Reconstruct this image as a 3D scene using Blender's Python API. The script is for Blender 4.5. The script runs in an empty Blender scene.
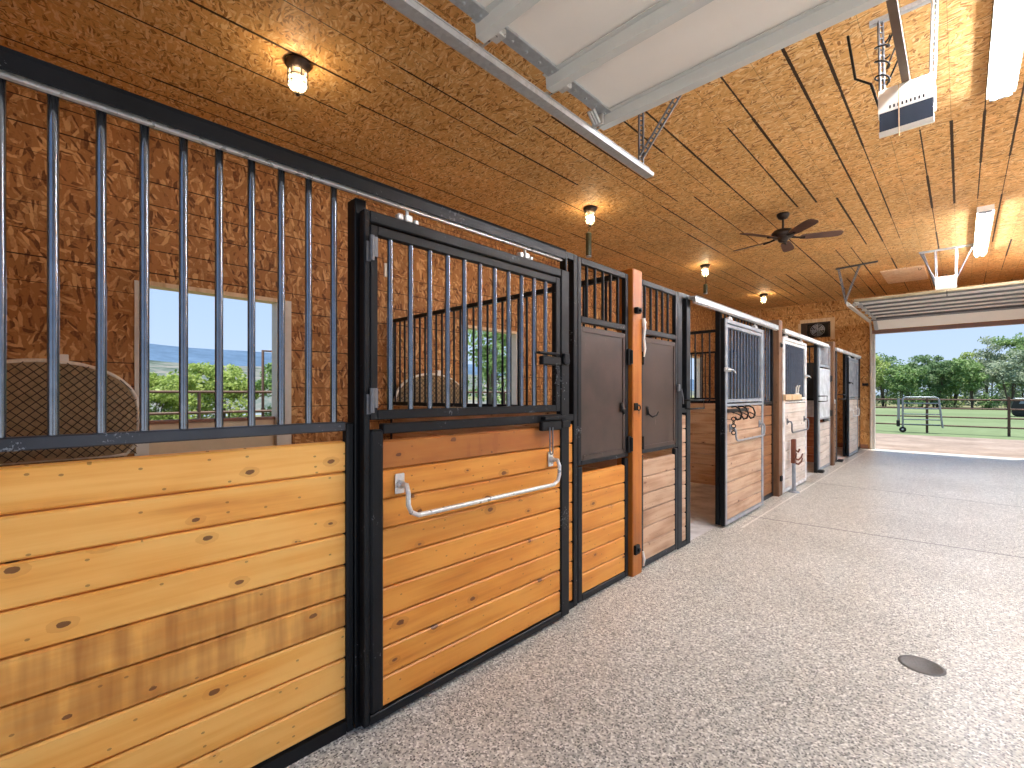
import bpy, math, random
from mathutils import Vector, Matrix
R = random.Random(7)
SC = bpy.context.scene
COL = SC.collection
PI = math.pi
FX = -1.76            # plane of the stall fronts
CEIL = 3.71
YN, YF = -0.54, 14.2  # near and far end walls
XB, XR = -5.2, 1.9    # back wall of the stalls, right wall

# ------------------------------------------------------------------ mesh helper
class MB:
    def __init__(s):
        s.v = []; s.f = []; s.t = []; s.sm = []
    def add(s, vs, fs, tone=0.0, smooth=False):
        b = len(s.v)
        s.v += [tuple(p) for p in vs]
        s.t += [tone] * len(vs)
        for f in fs:
            s.f.append(tuple(b + i for i in f)); s.sm.append(smooth)
        return s
    def box(s, x0, x1, y0, y1, z0, z1, tone=0.0, ch=0.0):
        if x0 > x1: x0, x1 = x1, x0
        if y0 > y1: y0, y1 = y1, y0
        if z0 > z1: z0, z1 = z1, z0
        if ch <= 0:
            vs = [(x0, y0, z0), (x1, y0, z0), (x1, y1, z0), (x0, y1, z0), (x0, y0, z1), (x1, y0, z1), (x1, y1, z1), (x0, y1, z1)]
            return s.add(vs, [(0, 3, 2, 1), (4, 5, 6, 7), (0, 1, 5, 4), (1, 2, 6, 5), (2, 3, 7, 6), (3, 0, 4, 7)], tone)
        # chamfered box: hull of three shrunken boxes
        c = min(ch, (x1 - x0) * .45, (y1 - y0) * .45, (z1 - z0) * .45)
        ids = {}; vs = []
        for sx in (0, 1):
            for sy in (0, 1):
                for sz in (0, 1):
                    X = (x0, x1)[sx]; Y = (y0, y1)[sy]; Z = (z0, z1)[sz]
                    dx = c * (1 - 2 * sx); dy = c * (1 - 2 * sy); dz = c * (1 - 2 * sz)
                    for k, p in enumerate(((X, Y + dy, Z + dz), (X + dx, Y, Z + dz), (X + dx, Y + dy, Z))):
                        ids[(sx, sy, sz, k)] = len(vs); vs.append(p)
        I = lambda *a: ids[a]
        fs = [(I(0,0,0,0), I(0,0,1,0), I(0,1,1,0), I(0,1,0,0)), (I(1,0,0,0), I(1,1,0,0), I(1,1,1,0), I(1,0,1,0)),
              (I(0,0,0,1), I(1,0,0,1), I(1,0,1,1), I(0,0,1,1)), (I(0,1,0,1), I(0,1,1,1), I(1,1,1,1), I(1,1,0,1)),
              (I(0,0,0,2), I(0,1,0,2), I(1,1,0,2), I(1,0,0,2)), (I(0,0,1,2), I(1,0,1,2), I(1,1,1,2), I(0,1,1,2))]
        for a in (0, 1):
            for b in (0, 1):
                fs += [(I(a,b,0,0), I(a,b,1,0), I(a,b,1,1), I(a,b,0,1)), (I(a,0,b,0), I(a,1,b,0), I(a,1,b,2), I(a,0,b,2)), (I(0,a,b,1), I(1,a,b,1), I(1,a,b,2), I(0,a,b,2))]
        for a in (0, 1):
            for b in (0, 1):
                for d in (0, 1):
                    fs.append((I(a,b,d,0), I(a,b,d,1), I(a,b,d,2)))
        return s.add(vs, fs, tone)
    def tube(s, pts, r, n=10, cap=True, tone=0.0):
        P = [Vector(p) for p in pts]
        rs = r if isinstance(r, (list, tuple)) else [r] * len(P)
        vs = []; fs = []
        up = None
        for i, p in enumerate(P):
            a = P[max(i - 1, 0)]; b = P[min(i + 1, len(P) - 1)]
            t = (b - a).normalized()
            if up is None:
                up = Vector((0, 0, 1)) if abs(t.z) < .9 else Vector((1, 0, 0))
            u = (up - t * up.dot(t)).normalized(); w = t.cross(u); up = u
            for k in range(n):
                an = 2 * PI * k / n
                vs.append(p + (u * math.cos(an) + w * math.sin(an)) * rs[i])
        for i in range(len(P) - 1):
            for k in range(n):
                fs.append((i * n + k, i * n + (k + 1) % n, (i + 1) * n + (k + 1) % n, (i + 1) * n + k))
        s.add(vs, fs, tone, True)
        if cap:
            m = len(P) - 1
            s.add([vs[k] for k in range(n)], [tuple(range(n))[::-1]], tone)
            s.add([vs[m * n + k] for k in range(n)], [tuple(range(n))], tone)
        return s
    def lathe(s, prof, cx, cy, n=24, tone=0.0, axis='Z', cz=0.0):
        vs = []; fs = []
        for (r, h) in prof:
            for k in range(n):
                a = 2 * PI * k / n
                if axis == 'Z': vs.append((cx + r * math.cos(a), cy + r * math.sin(a), cz + h))
                elif axis == 'Y': vs.append((cx + r * math.cos(a), cy + h, cz + r * math.sin(a)))
                else: vs.append((cx + h, cy + r * math.cos(a), cz + r * math.sin(a)))
        for i in range(len(prof) - 1):
            for k in range(n):
                fs.append((i * n + k, i * n + (k + 1) % n, (i + 1) * n + (k + 1) % n, (i + 1) * n + k))
        return s.add(vs, fs, tone, True)
    def prism(s, poly, axis, a0, a1, tone=0.0):
        """poly: 2-D outline in the two other axes, swept along axis."""
        n = len(poly)
        def P(p, a):
            return {'X': (a, p[0], p[1]), 'Y': (p[0], a, p[1]), 'Z': (p[0], p[1], a)}[axis]
        vs = [P(p, a0) for p in poly] + [P(p, a1) for p in poly]
        fs = [tuple(range(n))[::-1], tuple(range(n, 2 * n))] + [(i, (i + 1) % n, n + (i + 1) % n, n + i) for i in range(n)]
        return s.add(vs, fs, tone)
    def quad(s, a, b, c, d, tone=0.0):
        return s.add([a, b, c, d], [(0, 1, 2, 3)], tone)
    def build(s, name, mat, parent=None, fix=True):
        me = bpy.data.meshes.new(name)
        me.from_pydata(s.v, [], s.f); me.update()
        me.polygons.foreach_set('use_smooth', s.sm)
        at = me.attributes.new('tone', 'FLOAT', 'POINT')
        at.data.foreach_set('value', s.t)
        if fix:
            import bmesh
            bm = bmesh.new(); bm.from_mesh(me); bmesh.ops.recalc_face_normals(bm, faces=bm.faces); bm.to_mesh(me); bm.free()
        o = bpy.data.objects.new(name, me)
        for m in (mat if isinstance(mat, (list, tuple)) else [mat]): me.materials.append(m)
        COL.objects.link(o)
        if parent is not None: child(o, parent)
        return o

def child(o, p):
    o.parent = p
    o.matrix_parent_inverse = Matrix.Translation(p.get('_b', Vector())) .inverted() if False else Matrix.Translation(-wloc(p))
def wloc(o):
    # children are modelled in world coordinates; only roots carry a location
    return Vector(o.location) if o.parent is None else Vector((0, 0, 0))
def thing(name, label, cat, loc, group=None):
    o = bpy.data.objects.new(name, None); COL.objects.link(o)
    o.empty_display_size = .1
    o.location = loc
    o['label'] = label; o['category'] = cat; o['kind'] = 'thing'
    if group: o['group'] = group
    return o
def tag(o, label, cat, group=None, kind='thing'):
    o['label'] = label; o['category'] = cat; o['kind'] = kind
    if group: o['group'] = group
    return o
def struct(name, mb, mat, label=None, cat=None, parent=None):
    o = mb.build(name, mat, parent)
    if parent is None:
        o['kind'] = 'structure'
        if label: o['label'] = label
        if cat: o['category'] = cat
    return o
def copy_thing(root, delta, label, group=None):
    """a copy of a thing with copies of its parts and their sub-parts, moved by delta"""
    r = root.copy(); COL.objects.link(r); r.location = Vector(root.location) + Vector(delta)
    r['label'] = label
    if group: r['group'] = group
    for ch in list(root.children):
        c = ch.copy(); COL.objects.link(c); c.parent = r
        for g in ch.children:
            d = g.copy(); COL.objects.link(d); d.parent = c
    return r

# ------------------------------------------------------------------ materials
def lin(h):
    if isinstance(h, str):
        c = [int(h[i:i + 2], 16) / 255 for i in (0, 2, 4)]
    else: c = [x / 255 for x in h]
    return tuple((x / 12.92 if x <= .04045 else ((x + .055) / 1.055) ** 2.4) for x in c) + (1.0,)
class NT:
    def __init__(s, name):
        s.m = bpy.data.materials.new(name); s.m.use_nodes = True
        s.t = s.m.node_tree; s.t.nodes.clear()
        s.out = s.t.nodes.new('ShaderNodeOutputMaterial')
        s.b = s.t.nodes.new('ShaderNodeBsdfPrincipled')
        s.t.links.new(s.b.outputs[0], s.out.inputs[0])
    def n(s, typ, **kw):
        nd = s.t.nodes.new(typ)
        for k, v in kw.items(): setattr(nd, k, v)
        return nd
    def l(s, a, b): s.t.links.new(a, b)
    def val(s, sock, v):
        if hasattr(v, 'links') or isinstance(v, bpy.types.NodeSocket): s.l(v, sock)
        else: sock.default_value = v
    def math(s, op, a, b=0.0, c=None, clamp=False):
        nd = s.n('ShaderNodeMath', operation=op, use_clamp=clamp)
        s.val(nd.inputs[0], a); s.val(nd.inputs[1], b)
        if c is not None: s.val(nd.inputs[2], c)
        return nd.outputs[0]
    def mix(s, f, a, b, blend='MIX'):
        nd = s.n('ShaderNodeMix', data_type='RGBA', blend_type=blend)
        s.val(nd.inputs[0], f); s.val(nd.inputs[6], a); s.val(nd.inputs[7], b)
        return nd.outputs[2]
    def ramp(s, f, stops, interp='LINEAR'):
        nd = s.n('ShaderNodeValToRGB'); cr = nd.color_ramp; cr.interpolation = interp
        while len(cr.elements) < len(stops): cr.elements.new(.5)
        for e, (p, c) in zip(cr.elements, stops):
            e.position = p; e.color = c if len(c) == 4 else tuple(c) + (1,)
        s.val(nd.inputs[0], f)
        return nd.outputs[0]
    def obj(s):
        return s.n('ShaderNodeTexCoord').outputs['Object']
    def mapping(s, v, scale=(1, 1, 1), rot=(0, 0, 0), loc=(0, 0, 0)):
        nd = s.n('ShaderNodeMapping'); s.l(v, nd.inputs[0])
        nd.inputs['Scale'].default_value = scale; nd.inputs['Rotation'].default_value = rot; nd.inputs['Location'].default_value = loc
        return nd.outputs[0]
    def noise(s, v, scale, detail=3, rough=.55, col=False):
        nd = s.n('ShaderNodeTexNoise'); s.l(v, nd.inputs['Vector'])
        nd.inputs['Scale'].default_value = scale; nd.inputs['Detail'].default_value = detail; nd.inputs['Roughness'].default_value = rough
        return nd.outputs[1 if col else 0]
    def voro(s, v, scale, dim='3D', feature='F1', rnd=1.0):
        nd = s.n('ShaderNodeTexVoronoi', voronoi_dimensions=dim, feature=feature); s.l(v, nd.inputs['Vector'])
        nd.inputs['Scale'].default_value = scale; nd.inputs['Randomness'].default_value = rnd
        return nd
    def xyz(s, v):
        nd = s.n('ShaderNodeSeparateXYZ'); s.l(v, nd.inputs[0]); return nd.outputs
    def comb(s, x, y, z=0.0):
        nd = s.n('ShaderNodeCombineXYZ')
        for i, a in enumerate((x, y, z)): s.val(nd.inputs[i], a)
        return nd.outputs[0]
    def bump(s, h, strength=.3, dist=.002):
        nd = s.n('ShaderNodeBump'); nd.inputs['Strength'].default_value = strength; nd.inputs['Distance'].default_value = dist
        s.l(h, nd.inputs['Height']); s.l(nd.outputs[0], s.b.inputs['Normal'])
    def done(s, color, rough=.5, metal=0.0, spec=.5):
        s.val(s.b.inputs['Base Color'], color); s.val(s.b.inputs['Roughness'], rough)
        s.b.inputs['Metallic'].default_value = metal; s.b.inputs['Specular IOR Level'].default_value = spec
        return s.m

def plain(name, c, rough=.5, metal=0.0, spec=.5, var=.12, scale=14):
    t = NT(name); v = t.obj()
    n = t.noise(v, scale, 4)
    c = lin(c)
    col = t.ramp(n, [(.25, tuple(x * (1 - var) for x in c[:3])), (.75, tuple(min(1, x * (1 + var)) for x in c[:3]))])
    return t.done(col, rough, metal, spec)

def osb(name, dark, mid, light, across, along, groove, off=0.0, seg=(1.84, 2.44), gw=.008, on=.5, gdark=.25, flake=1.0):
    """oriented strand board; across / along are axis numbers of the ruled grooves, spaced .203 m"""
    t = NT(name); P = t.obj(); x = t.xyz(P)
    a, b = x[across], x[along]
    v2 = t.comb(a, b, 0.0)
    w = t.noise(v2, 9, 2, col=True)
    wv = t.n('ShaderNodeVectorMath', operation='MULTIPLY_ADD'); t.l(w, wv.inputs[0]); wv.inputs[1].default_value = (.045, .045, 0); t.l(v2, wv.inputs[2])
    vec = wv.outputs[0]
    lay = []; edg = []
    for k, (ang, sx, sy) in enumerate(((.12, 12, 52), (.62, 14, 56), (-.5, 13, 50), (1.35, 17, 60))):
        m = t.mapping(vec, (1, 1, 1), (0, 0, ang), (k * 3.1, k * 1.7, 0))
        m = t.mapping(m, (sx * flake, sy * flake, 1))
        vo = t.voro(m, 1.0, '2D')
        lay.append(t.xyz(vo.outputs['Color'])[0]); edg.append(vo.outputs['Distance'])
    sel = t.xyz(t.voro(t.mapping(vec, (17 * flake, 20 * flake, 1)), 1.0, '2D').outputs['Color'])[1]
    def pick(L):
        c = L[0]
        for k, th in ((1, .42), (2, .63), (3, .84)):
            g = t.math('GREATER_THAN', sel, th)
            nd = t.n('ShaderNodeMix', data_type='FLOAT'); t.l(g, nd.inputs[0]); t.l(c, nd.inputs[2]); t.l(L[k], nd.inputs[3]); c = nd.outputs[0]
        return c
    f = pick(lay); e = pick(edg)
    fine = t.noise(t.mapping(vec, (60, 60, 1)), 1.0, 3)
    f2 = t.math('MULTIPLY_ADD', fine, .45, t.math('SUBTRACT', f, .22))
    col = t.ramp(f2, [(.0, lin(dark)), (.06, lin(dark)), (.24, lin(mid)), (.66, lin(mid)), (.95, lin(light)), (1, lin(light))])
    col = t.mix(t.math('MULTIPLY', t.math('GREATER_THAN', e, .66), .22), col, lin(dark))
    big = t.noise(v2, 1.1, 3)
    col = t.mix(.35, col, t.ramp(big, [(.3, (.62, .62, .62, 1)), (.7, (1.25, 1.25, 1.25, 1))]), 'MULTIPLY')
    if groove:
        q = t.math('DIVIDE', t.math('SUBTRACT', a, off), .203)
        li = t.math('ROUND', q)
        d = t.math('MULTIPLY', t.math('ABSOLUTE', t.math('SUBTRACT', q, li)), .203)
        strip = t.math('FLOOR', t.math('DIVIDE', t.math('ADD', li, 200.0), 6.0))
        half = t.math('MULTIPLY', t.math('MODULO', strip, 2.0), .5)
        bp = t.math('ADD', t.math('DIVIDE', t.math('SUBTRACT', b, seg[0]), seg[1]), half)
        pi = t.math('FLOOR', bp)
        wn = t.n('ShaderNodeTexWhiteNoise', noise_dimensions='2D'); t.l(t.comb(li, pi), wn.inputs['Vector'])
        s1 = t.math('GREATER_THAN', wn.outputs[0], 1 - on)
        hp = t.math('FLOOR', t.math('MULTIPLY', bp, 2.0))
        wn2 = t.n('ShaderNodeTexWhiteNoise', noise_dimensions='2D'); t.l(t.comb(t.math('ADD', li, 31.0), hp), wn2.inputs['Vector'])
        wid = t.math('MULTIPLY_ADD', wn2.outputs[0], gw, gw * .35)
        wob = t.math('MULTIPLY_ADD', t.noise(t.mapping(v2, (30, 30, 1)), 1.0, 2), gw * .9, t.math('SUBTRACT', wid, gw * .45))
        g = t.math('MULTIPLY', t.math('LESS_THAN', d, wob), t.math('MAXIMUM', s1, .0))
        # fainter seam wherever the strong groove is missing, and board ends
        faint = t.math('MULTIPLY', t.math('LESS_THAN', d, gw * .22), .45)
        fr = t.math('FRACT', bp)
        endl = t.math('MULTIPLY', t.math('LESS_THAN', t.math('MULTIPLY', t.math('MINIMUM', fr, t.math('SUBTRACT', 1.0, fr)), seg[1]), .0016), .4)
        tot = t.math('MAXIMUM', t.math('MAXIMUM', g, faint), endl)
        dk = tuple(z * gdark for z in lin(dark)[:3]) + (1,)
        col = t.mix(tot, col, dk)
    t.bump(f, .18, .0015)
    return t.done(col, .62, 0, .25)

def wood(name, light, mid, dark, axis, knots=.72, rough=.42, grain=1.0, stain='96541f', coat=0.0):
    """boards; 'tone' per vertex: fraction = random tint, above 1 = stained board with saw marks"""
    t = NT(name); P = t.obj()
    at = t.n('ShaderNodeAttribute', attribute_name='tone').outputs['Fac']
    off = t.math('MULTIPLY', at, 53.0)
    x = t.xyz(P)
    al = x[axis]; o = [i for i in (0, 1, 2) if i != axis]
    ac = t.math('ADD', x[o[0]], x[o[1]])
    v = t.comb(t.math('ADD', al, off), t.math('MULTIPLY_ADD', off, .37, ac), 0.0)
    g = t.noise(t.mapping(v, (1.1 * grain, 26 * grain, 1)), 1.0, 5, .6)
    g2 = t.noise(t.mapping(v, (2.2, 7.5, 1)), 1.0, 3, .5)
    f = t.math('MULTIPLY_ADD', g2, .5, t.math('MULTIPLY', g, .5))
    col = t.ramp(f, [(.27, lin(dark)), (.43, lin(mid)), (.56, lin(light)), (.8, lin(light))])
    fr = t.math('FRACT', at)
    col = t.mix(.55, col, t.ramp(fr, [(0, (1.08, 1.06, 1.0, 1)), (1, (.74, .66, .58, 1))]), 'MULTIPLY')
    st = t.math('GREATER_THAN', at, 1.0)
    chat = t.noise(t.mapping(v, (15, 1.2, 1)), 1.0, 3, .6)
    blot = t.noise(t.mapping(v, (2.5, 5, 1)), 1.0, 3, .6)
    sf = t.math('MULTIPLY', st, t.ramp(t.math('MULTIPLY_ADD', chat, .55, t.math('MULTIPLY', blot, .5)), [(.42, (0, 0, 0, 1)), (.66, (.85, .85, .85, 1))]))
    sf = t.math('MAXIMUM', sf, t.math('MULTIPLY', t.math('GREATER_THAN', at, 2.0), t.math('MULTIPLY_ADD', blot, .5, .45)), clamp=True)
    col = t.mix(sf, col, lin(stain))
    if knots:
        vo = t.voro(t.mapping(v, (4.2, 7.5, 1)), 1.0, '2D')
        c = t.xyz(vo.outputs['Color'])[0]
        wob = t.math('MULTIPLY_ADD', t.noise(t.mapping(v, (40, 60, 1)), 1, 2), .06, vo.outputs['Distance'])
        rad = t.math('MULTIPLY_ADD', t.xyz(vo.outputs['Color'])[1], .06, .05)
        k = t.math('MULTIPLY', t.math('LESS_THAN', wob, rad), t.math('GREATER_THAN', c, knots))
        halo = t.math('MULTIPLY', t.math('LESS_THAN', wob, t.math('MULTIPLY', rad, 1.9)), t.math('GREATER_THAN', c, knots))
        col = t.mix(t.math('MULTIPLY', halo, .35), col, lin(dark))
        col = t.mix(t.math('MULTIPLY', k, .85), col, lin('5a3018'))
        vs = t.voro(t.mapping(v, (17, 26, 1)), 1.0, '2D')
        k2 = t.math('MULTIPLY', t.math('LESS_THAN', vs.outputs['Distance'], .09), t.math('GREATER_THAN', t.xyz(vs.outputs['Color'])[0], .85))
        col = t.mix(t.math('MULTIPLY', k2, .6), col, lin('6b3f1c'))
    t.bump(g, .08, .001)
    t.b.inputs['Coat Weight'].default_value = coat; t.b.inputs['Coat Roughness'].default_value = .25
    return t.done(col, rough, 0, .4)

def painted(name, c, rough=.38, wear='b8b4aa', amount=.66, spec=.5, scale=60):
    t = NT(name); v = t.obj()
    n = t.noise(v, scale, 4, .7)
    m = t.math('MULTIPLY', t.noise(v, 4, 3), n)
    f = t.math('GREATER_THAN', m, amount * .62)
    base = t.ramp(t.noise(v, 7, 3), [(.3, tuple(x * .75 for x in lin(c)[:3])), (.7, tuple(x * 1.35 for x in lin(c)[:3]))])
    col = t.mix(t.math('MULTIPLY', f, .65), base, lin(wear))
    return t.done(col, t.math('MULTIPLY_ADD', t.noise(v, 11, 3), .22, rough - .1), 0, spec)

def galv(name, c='a9adb0', rough=.42, metal=.6):
    t = NT(name); v = t.obj()
    vo = t.voro(v, 55)
    f = t.math('MULTIPLY_ADD', t.xyz(vo.outputs['Color'])[0], .5, t.math('MULTIPLY', t.noise(v, 8, 4), .5))
    cc = lin(c)
    col = t.ramp(f, [(.2, tuple(x * .86 for x in cc[:3])), (.8, tuple(min(1, x * 1.1) for x in cc[:3]))])
    return t.done(col, t.math('MULTIPLY_ADD', f, .2, rough - .1), metal, .5)

def emis(name, c, strength, base=(1, 1, 1, 1)):
    t = NT(name)
    t.b.inputs['Emission Color'].default_value = lin(c) if isinstance(c, str) else c
    t.b.inputs['Emission Strength'].default_value = strength
    return t.done(base, .4)

M = {}
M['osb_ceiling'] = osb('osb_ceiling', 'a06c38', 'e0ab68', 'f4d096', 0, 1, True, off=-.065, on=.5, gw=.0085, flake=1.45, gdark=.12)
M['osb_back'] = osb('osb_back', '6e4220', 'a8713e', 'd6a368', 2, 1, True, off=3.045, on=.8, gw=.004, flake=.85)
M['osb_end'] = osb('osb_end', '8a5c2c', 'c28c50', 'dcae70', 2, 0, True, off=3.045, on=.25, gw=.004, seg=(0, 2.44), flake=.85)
M['pine_gold'] = wood('golden_pine_boards', 'f4ba64', 'eba74e', 'cf8434', 1, knots=.55)
M['pine_amber'] = wood('amber_pine_boards', 'd99540', 'ca802f', '9c5c20', 1, knots=.5, stain='85461c')
M['pine_pink'] = wood('weathered_pine_boards', 'c0a287', 'a9866a', '825e44', 1, rough=.55)
M['pine_white'] = wood('bleached_pine_boards', 'dcd4cc', 'cabfb4', 'a89686', 1, rough=.55)
M['pine_div'] = wood('divider_pine_boards', 'd2ae88', 'bf9469', '946a44', 0, rough=.55)
M['pine_red'] = wood('red_stained_boards', 'b8784c', '9c5a36', '6e3a20', 0, rough=.55)
M['timber_orange'] = wood('orange_stained_timber', 'b06a24', 'a05a18', '743c0e', 2, knots=.9, rough=.38)
M['timber_brown'] = wood('brown_stained_timber', '75553c', '61442e', '42301f', 2, knots=.6, rough=.55)
M['pine_brown'] = wood('brown_pine_boards', '94663e', '7e502c', '5c381c', 1, rough=.5)
M['trim_wood'] = wood('pale_trim_wood', 'd8bd98', 'c8a67c', 'a88258', 2, knots=0, rough=.5)
M['black'] = painted('black_paint', '0e0f12', .45, amount=.64, spec=.25, wear='7e8084')
def bar_mat():
    t = NT('blue_black_bar_paint'); v = t.obj()
    n = t.noise(v, 18, 4, .65)
    col = t.ramp(n, [(.3, lin('6c727b')), (.8, lin('828993'))])
    return t.done(col, t.math('MULTIPLY_ADD', n, .1, .14), .88, .5)
M['black_bar'] = bar_mat()
M['rail'] = painted('scuffed_black_rail', '2c3038', .36, amount=.60, wear='8e9298', scale=90)
def sheet_mat():
    t = NT('dark_brown_sheet'); v = t.obj()
    n = t.noise(v, 5, 4)
    col = t.ramp(n, [(.3, lin('33261f')), (.7, lin('493830'))])
    sc = t.noise(t.mapping(v, (1, 60, 5), (.25, 0, 0)), 1.0, 3, .7)
    col = t.mix(t.ramp(sc, [(.70, (0, 0, 0, 1)), (.76, (.5, .5, .5, 1))]), col, lin('8d8078'))
    return t.done(col, t.math('MULTIPLY_ADD', n, .25, .25), 0, .4)
M['brown_plate'] = sheet_mat()
M['grey_gloss_plate'] = painted('grey_sheet_and_gloss', 'c9cdd0', .35, '8a8680', amount=.74)  # grey divider sheet; on the third feed door it paints in a gloss
M['grey_frame'] = painted('worn_grey_frame', '8b9096', .36, '3a3c40', amount=.70)
M['white_frame'] = painted('worn_white_frame', 'd6d5d2', .4, '6a6864', amount=.70)
M['dark_frame'] = painted('dark_slate_frame', '181b1f', .42, amount=.77, spec=.25)
M['galv'] = galv('galvanised_steel', 'b9bdc0', .42, .45)
M['galv_dark'] = galv('dull_steel', '77777a', .45, .7)
M['chrome'] = galv('bright_steel', 'd4d4d1', .32, .5)
M['white_plastic'] = plain('white_plastic', 'e9e4da', .4, var=.04)
M['cream_panel'] = plain('cream_door_skin', 'f5f0e8', .45, var=.03, scale=3)
M['strut'] = plain('painted_strut', 'd3d4d0', .42, var=.03)
M['dark_iron'] = plain('dark_iron', '1f1c1a', .45, .6)
M['rust'] = plain('rusty_iron', '6e3c26', .7, .2)
M['fan_bronze'] = plain('fan_bronze', '2c221d', .4, .5)
M['fan_blade'] = wood('fan_blade_wood', '6a4a3c', '57392e', '402a22', 0, knots=0, rough=.4)
M['smoke'] = plain('smoked_lens', '343c48', .18, var=.05)
M['rope'] = plain('net_cord', '30261d', .9, var=.3, scale=60)
M['hoop'] = plain('hoop_pipe', 'dfd4c0', .5, var=.2, scale=30)
M['hay'] = plain('flattened_hay_bag', '9c8260', .9, var=.25, scale=20)
M['tan_leaf'] = plain('tan_painted_leaf', 'cdb592', .6, var=.05)
M['redwood'] = plain('red_brown_edge', '8c5f46', .6, var=.1)
M['seal_tan'] = plain('tan_weather_strip', '8f8064', .7)
M['concrete'] = land('apron_concrete', [(.3, lin('a8a49c')), (.6, lin('b8b4ac')), (.8, lin('c4c0b8'))], .6) if 0 else plain('apron_concrete', 'b4b0a8', .85, var=.1, scale=2)
M['alu'] = plain('off_white_jamb', 'cfc8bb', .45, var=.08)
M['pipe_brown'] = plain('rusty_pipe', '5a4234', .65, .2, var=.25)
M['gate_grey'] = galv('gate_steel', '8f979b', .45, .4)
M['rust_rail'] = plain('brown_steel_rail', '5c4a3a', .5, .3, var=.15)
M['rubber'] = plain('black_rubber', '1c1c1c', .7)
M['olive'] = plain('olive_trap', '45452c', .5, var=.7, scale=60)
M['hatch'] = osb('hatch_board', 'd8b48c', 'f0d2ae', 'fae6cc', 0, 1, False)
M['amber_dark'] = plain('fan_housing', '3a2c24', .5, .4)
M['door_trim'] = plain('brown_header_trim', '8f6f66', .5, var=.06)
def jar_mat():
    t = NT('jelly_jar_glass')
    t.b.inputs['Emission Color'].default_value = lin('ffdc9a'); t.b.inputs['Emission Strength'].default_value = .5
    t.done((.9, .8, .6, 1), .15)
    tp = t.n('ShaderNodeBsdfTransparent'); mx = t.n('ShaderNodeMixShader'); mx.inputs[0].default_value = .25
    t.l(tp.outputs[0], mx.inputs[1]); t.l(t.b.outputs[0], mx.inputs[2]); t.l(mx.outputs[0], t.out.inputs[0])
    return t.m
M['jar'] = jar_mat()
M['bulb'] = emis('bulb_glow', 'ffe2b8', 120.0)
M['tube'] = emis('fluorescent_glow', (.91, .96, 1.04, 1), 62.0)
M['car_blue'] = plain('dark_blue_paint', '10131c', .3, var=.1)
M['glass_dark'] = plain('tinted_glass', '6f7d8c', .1, var=.05)

def floor_mat():
    t = NT('flake_epoxy_floor'); P = t.obj(); x = t.xyz(P)
    v2 = t.comb(x[0], x[1], 0.0)
    vo = t.voro(v2, 135, '2D'); c = t.xyz(vo.outputs['Color'])
    vo2 = t.voro(v2, 75, '2D'); c2 = t.xyz(vo2.outputs['Color'])
    sp = t.ramp(c[0], [(0, lin('6a675f')), (.09, lin('85817a')), (.18, lin('a5a299')), (.42, lin('bdb9ac')), (.68, lin('d3cfc3')), (.88, lin('f0ede4'))], 'CONSTANT')
    sp2 = t.ramp(c2[0], [(0, lin('4a4744')), (.08, lin('b2aea7')), (.8, lin('d6d3cc'))], 'CONSTANT')
    col = t.mix(.22, sp, sp2)
    vd = t.voro(v2, 95, '2D'); cd = t.xyz(vd.outputs['Color'])
    dots = t.math('MULTIPLY', t.math('LESS_THAN', vd.outputs['Distance'], .36), t.math('GREATER_THAN', cd[0], .76))
    col = t.mix(t.math('MULTIPLY', dots, .8), col, lin('2c2a28'))
    big = t.noise(v2, .9, 4)
    col = t.mix(.5, col, t.ramp(big, [(.33, (.86, .86, .83, 1)), (.58, (1.2, 1.22, 1.22, 1))]), 'MULTIPLY')
    def line(coord, at, w, lo=None, hi=None, other=None):
        d = t.math('ABSOLUTE', t.math('SUBTRACT', coord, at))
        m = t.math('LESS_THAN', d, w)
        if lo is not None:
            m = t.math('MULTIPLY', m, t.math('MULTIPLY', t.math('GREATER_THAN', other, lo), t.math('LESS_THAN', other, hi)))
        return m
    light = t.math('MAXIMUM', line(x[1], 2.5, .003, -1.74, -.75, x[0]), line(x[0], -1.6, .011, 5.0, 14.2, x[1]))
    def slant(y0, k, w):
        c = t.math('MULTIPLY_ADD', x[0], -k, x[1])
        return line(c, y0, w)
    dark = t.math('MAXIMUM', slant(5.68, .09, .012), slant(8.24, -.03, .013))
    col = t.mix(t.math('MULTIPLY', dark, .9), col, lin('4a4642'))
    col = t.mix(t.math('MULTIPLY', light, .6), col, lin('f0ece2'))
    wet = t.noise(t.mapping(v2, (1.4, .5, 1)), 1.0, 3)
    t.b.inputs['Coat Weight'].default_value = .4; t.b.inputs['Coat Roughness'].default_value = .3
    return t.done(col, t.math('MULTIPLY_ADD', wet, .3, .32), 0, .45)
M['floor'] = floor_mat()
def ground_mat():
    t = NT('stall_ground'); v = t.obj()
    n = t.noise(v, 3, 5, .65)
    col = t.ramp(n, [(.3, lin('a8a6a4')), (.5, lin('d0cecc')), (.7, lin('e8e7e6'))])
    return t.done(col, .8, 0, .2)
M['stall_ground'] = ground_mat()
def land(name, stops, scale, rough=.9, fine=40, finemix=.35):
    t = NT(name); v = t.obj()
    n = t.noise(v, scale, 5, .6)
    col = t.ramp(n, stops)
    f = t.noise(v, fine, 3, .7)
    col = t.mix(finemix, col, t.ramp(f, [(.3, (.6, .6, .6, 1)), (.7, (1.4, 1.4, 1.4, 1))]), 'MULTIPLY')
    return t.done(col, rough, 0, .1)
M['dirt'] = land('dirt_ground', [(.3, lin('75675c')), (.55, lin('8c7d71')), (.75, lin('9c8f84'))], .8, fine=9)
M['lawn'] = land('lawn_ground', [(.3, lin('5f6e4c')), (.6, lin('6c7a58')), (.8, lin('7e8266'))], .12, fine=2.5)
M['field'] = land('pale_field', [(.3, lin('5c6648')), (.5, lin('70704f')), (.8, lin('80775c'))], .06, fine=.8)
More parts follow.
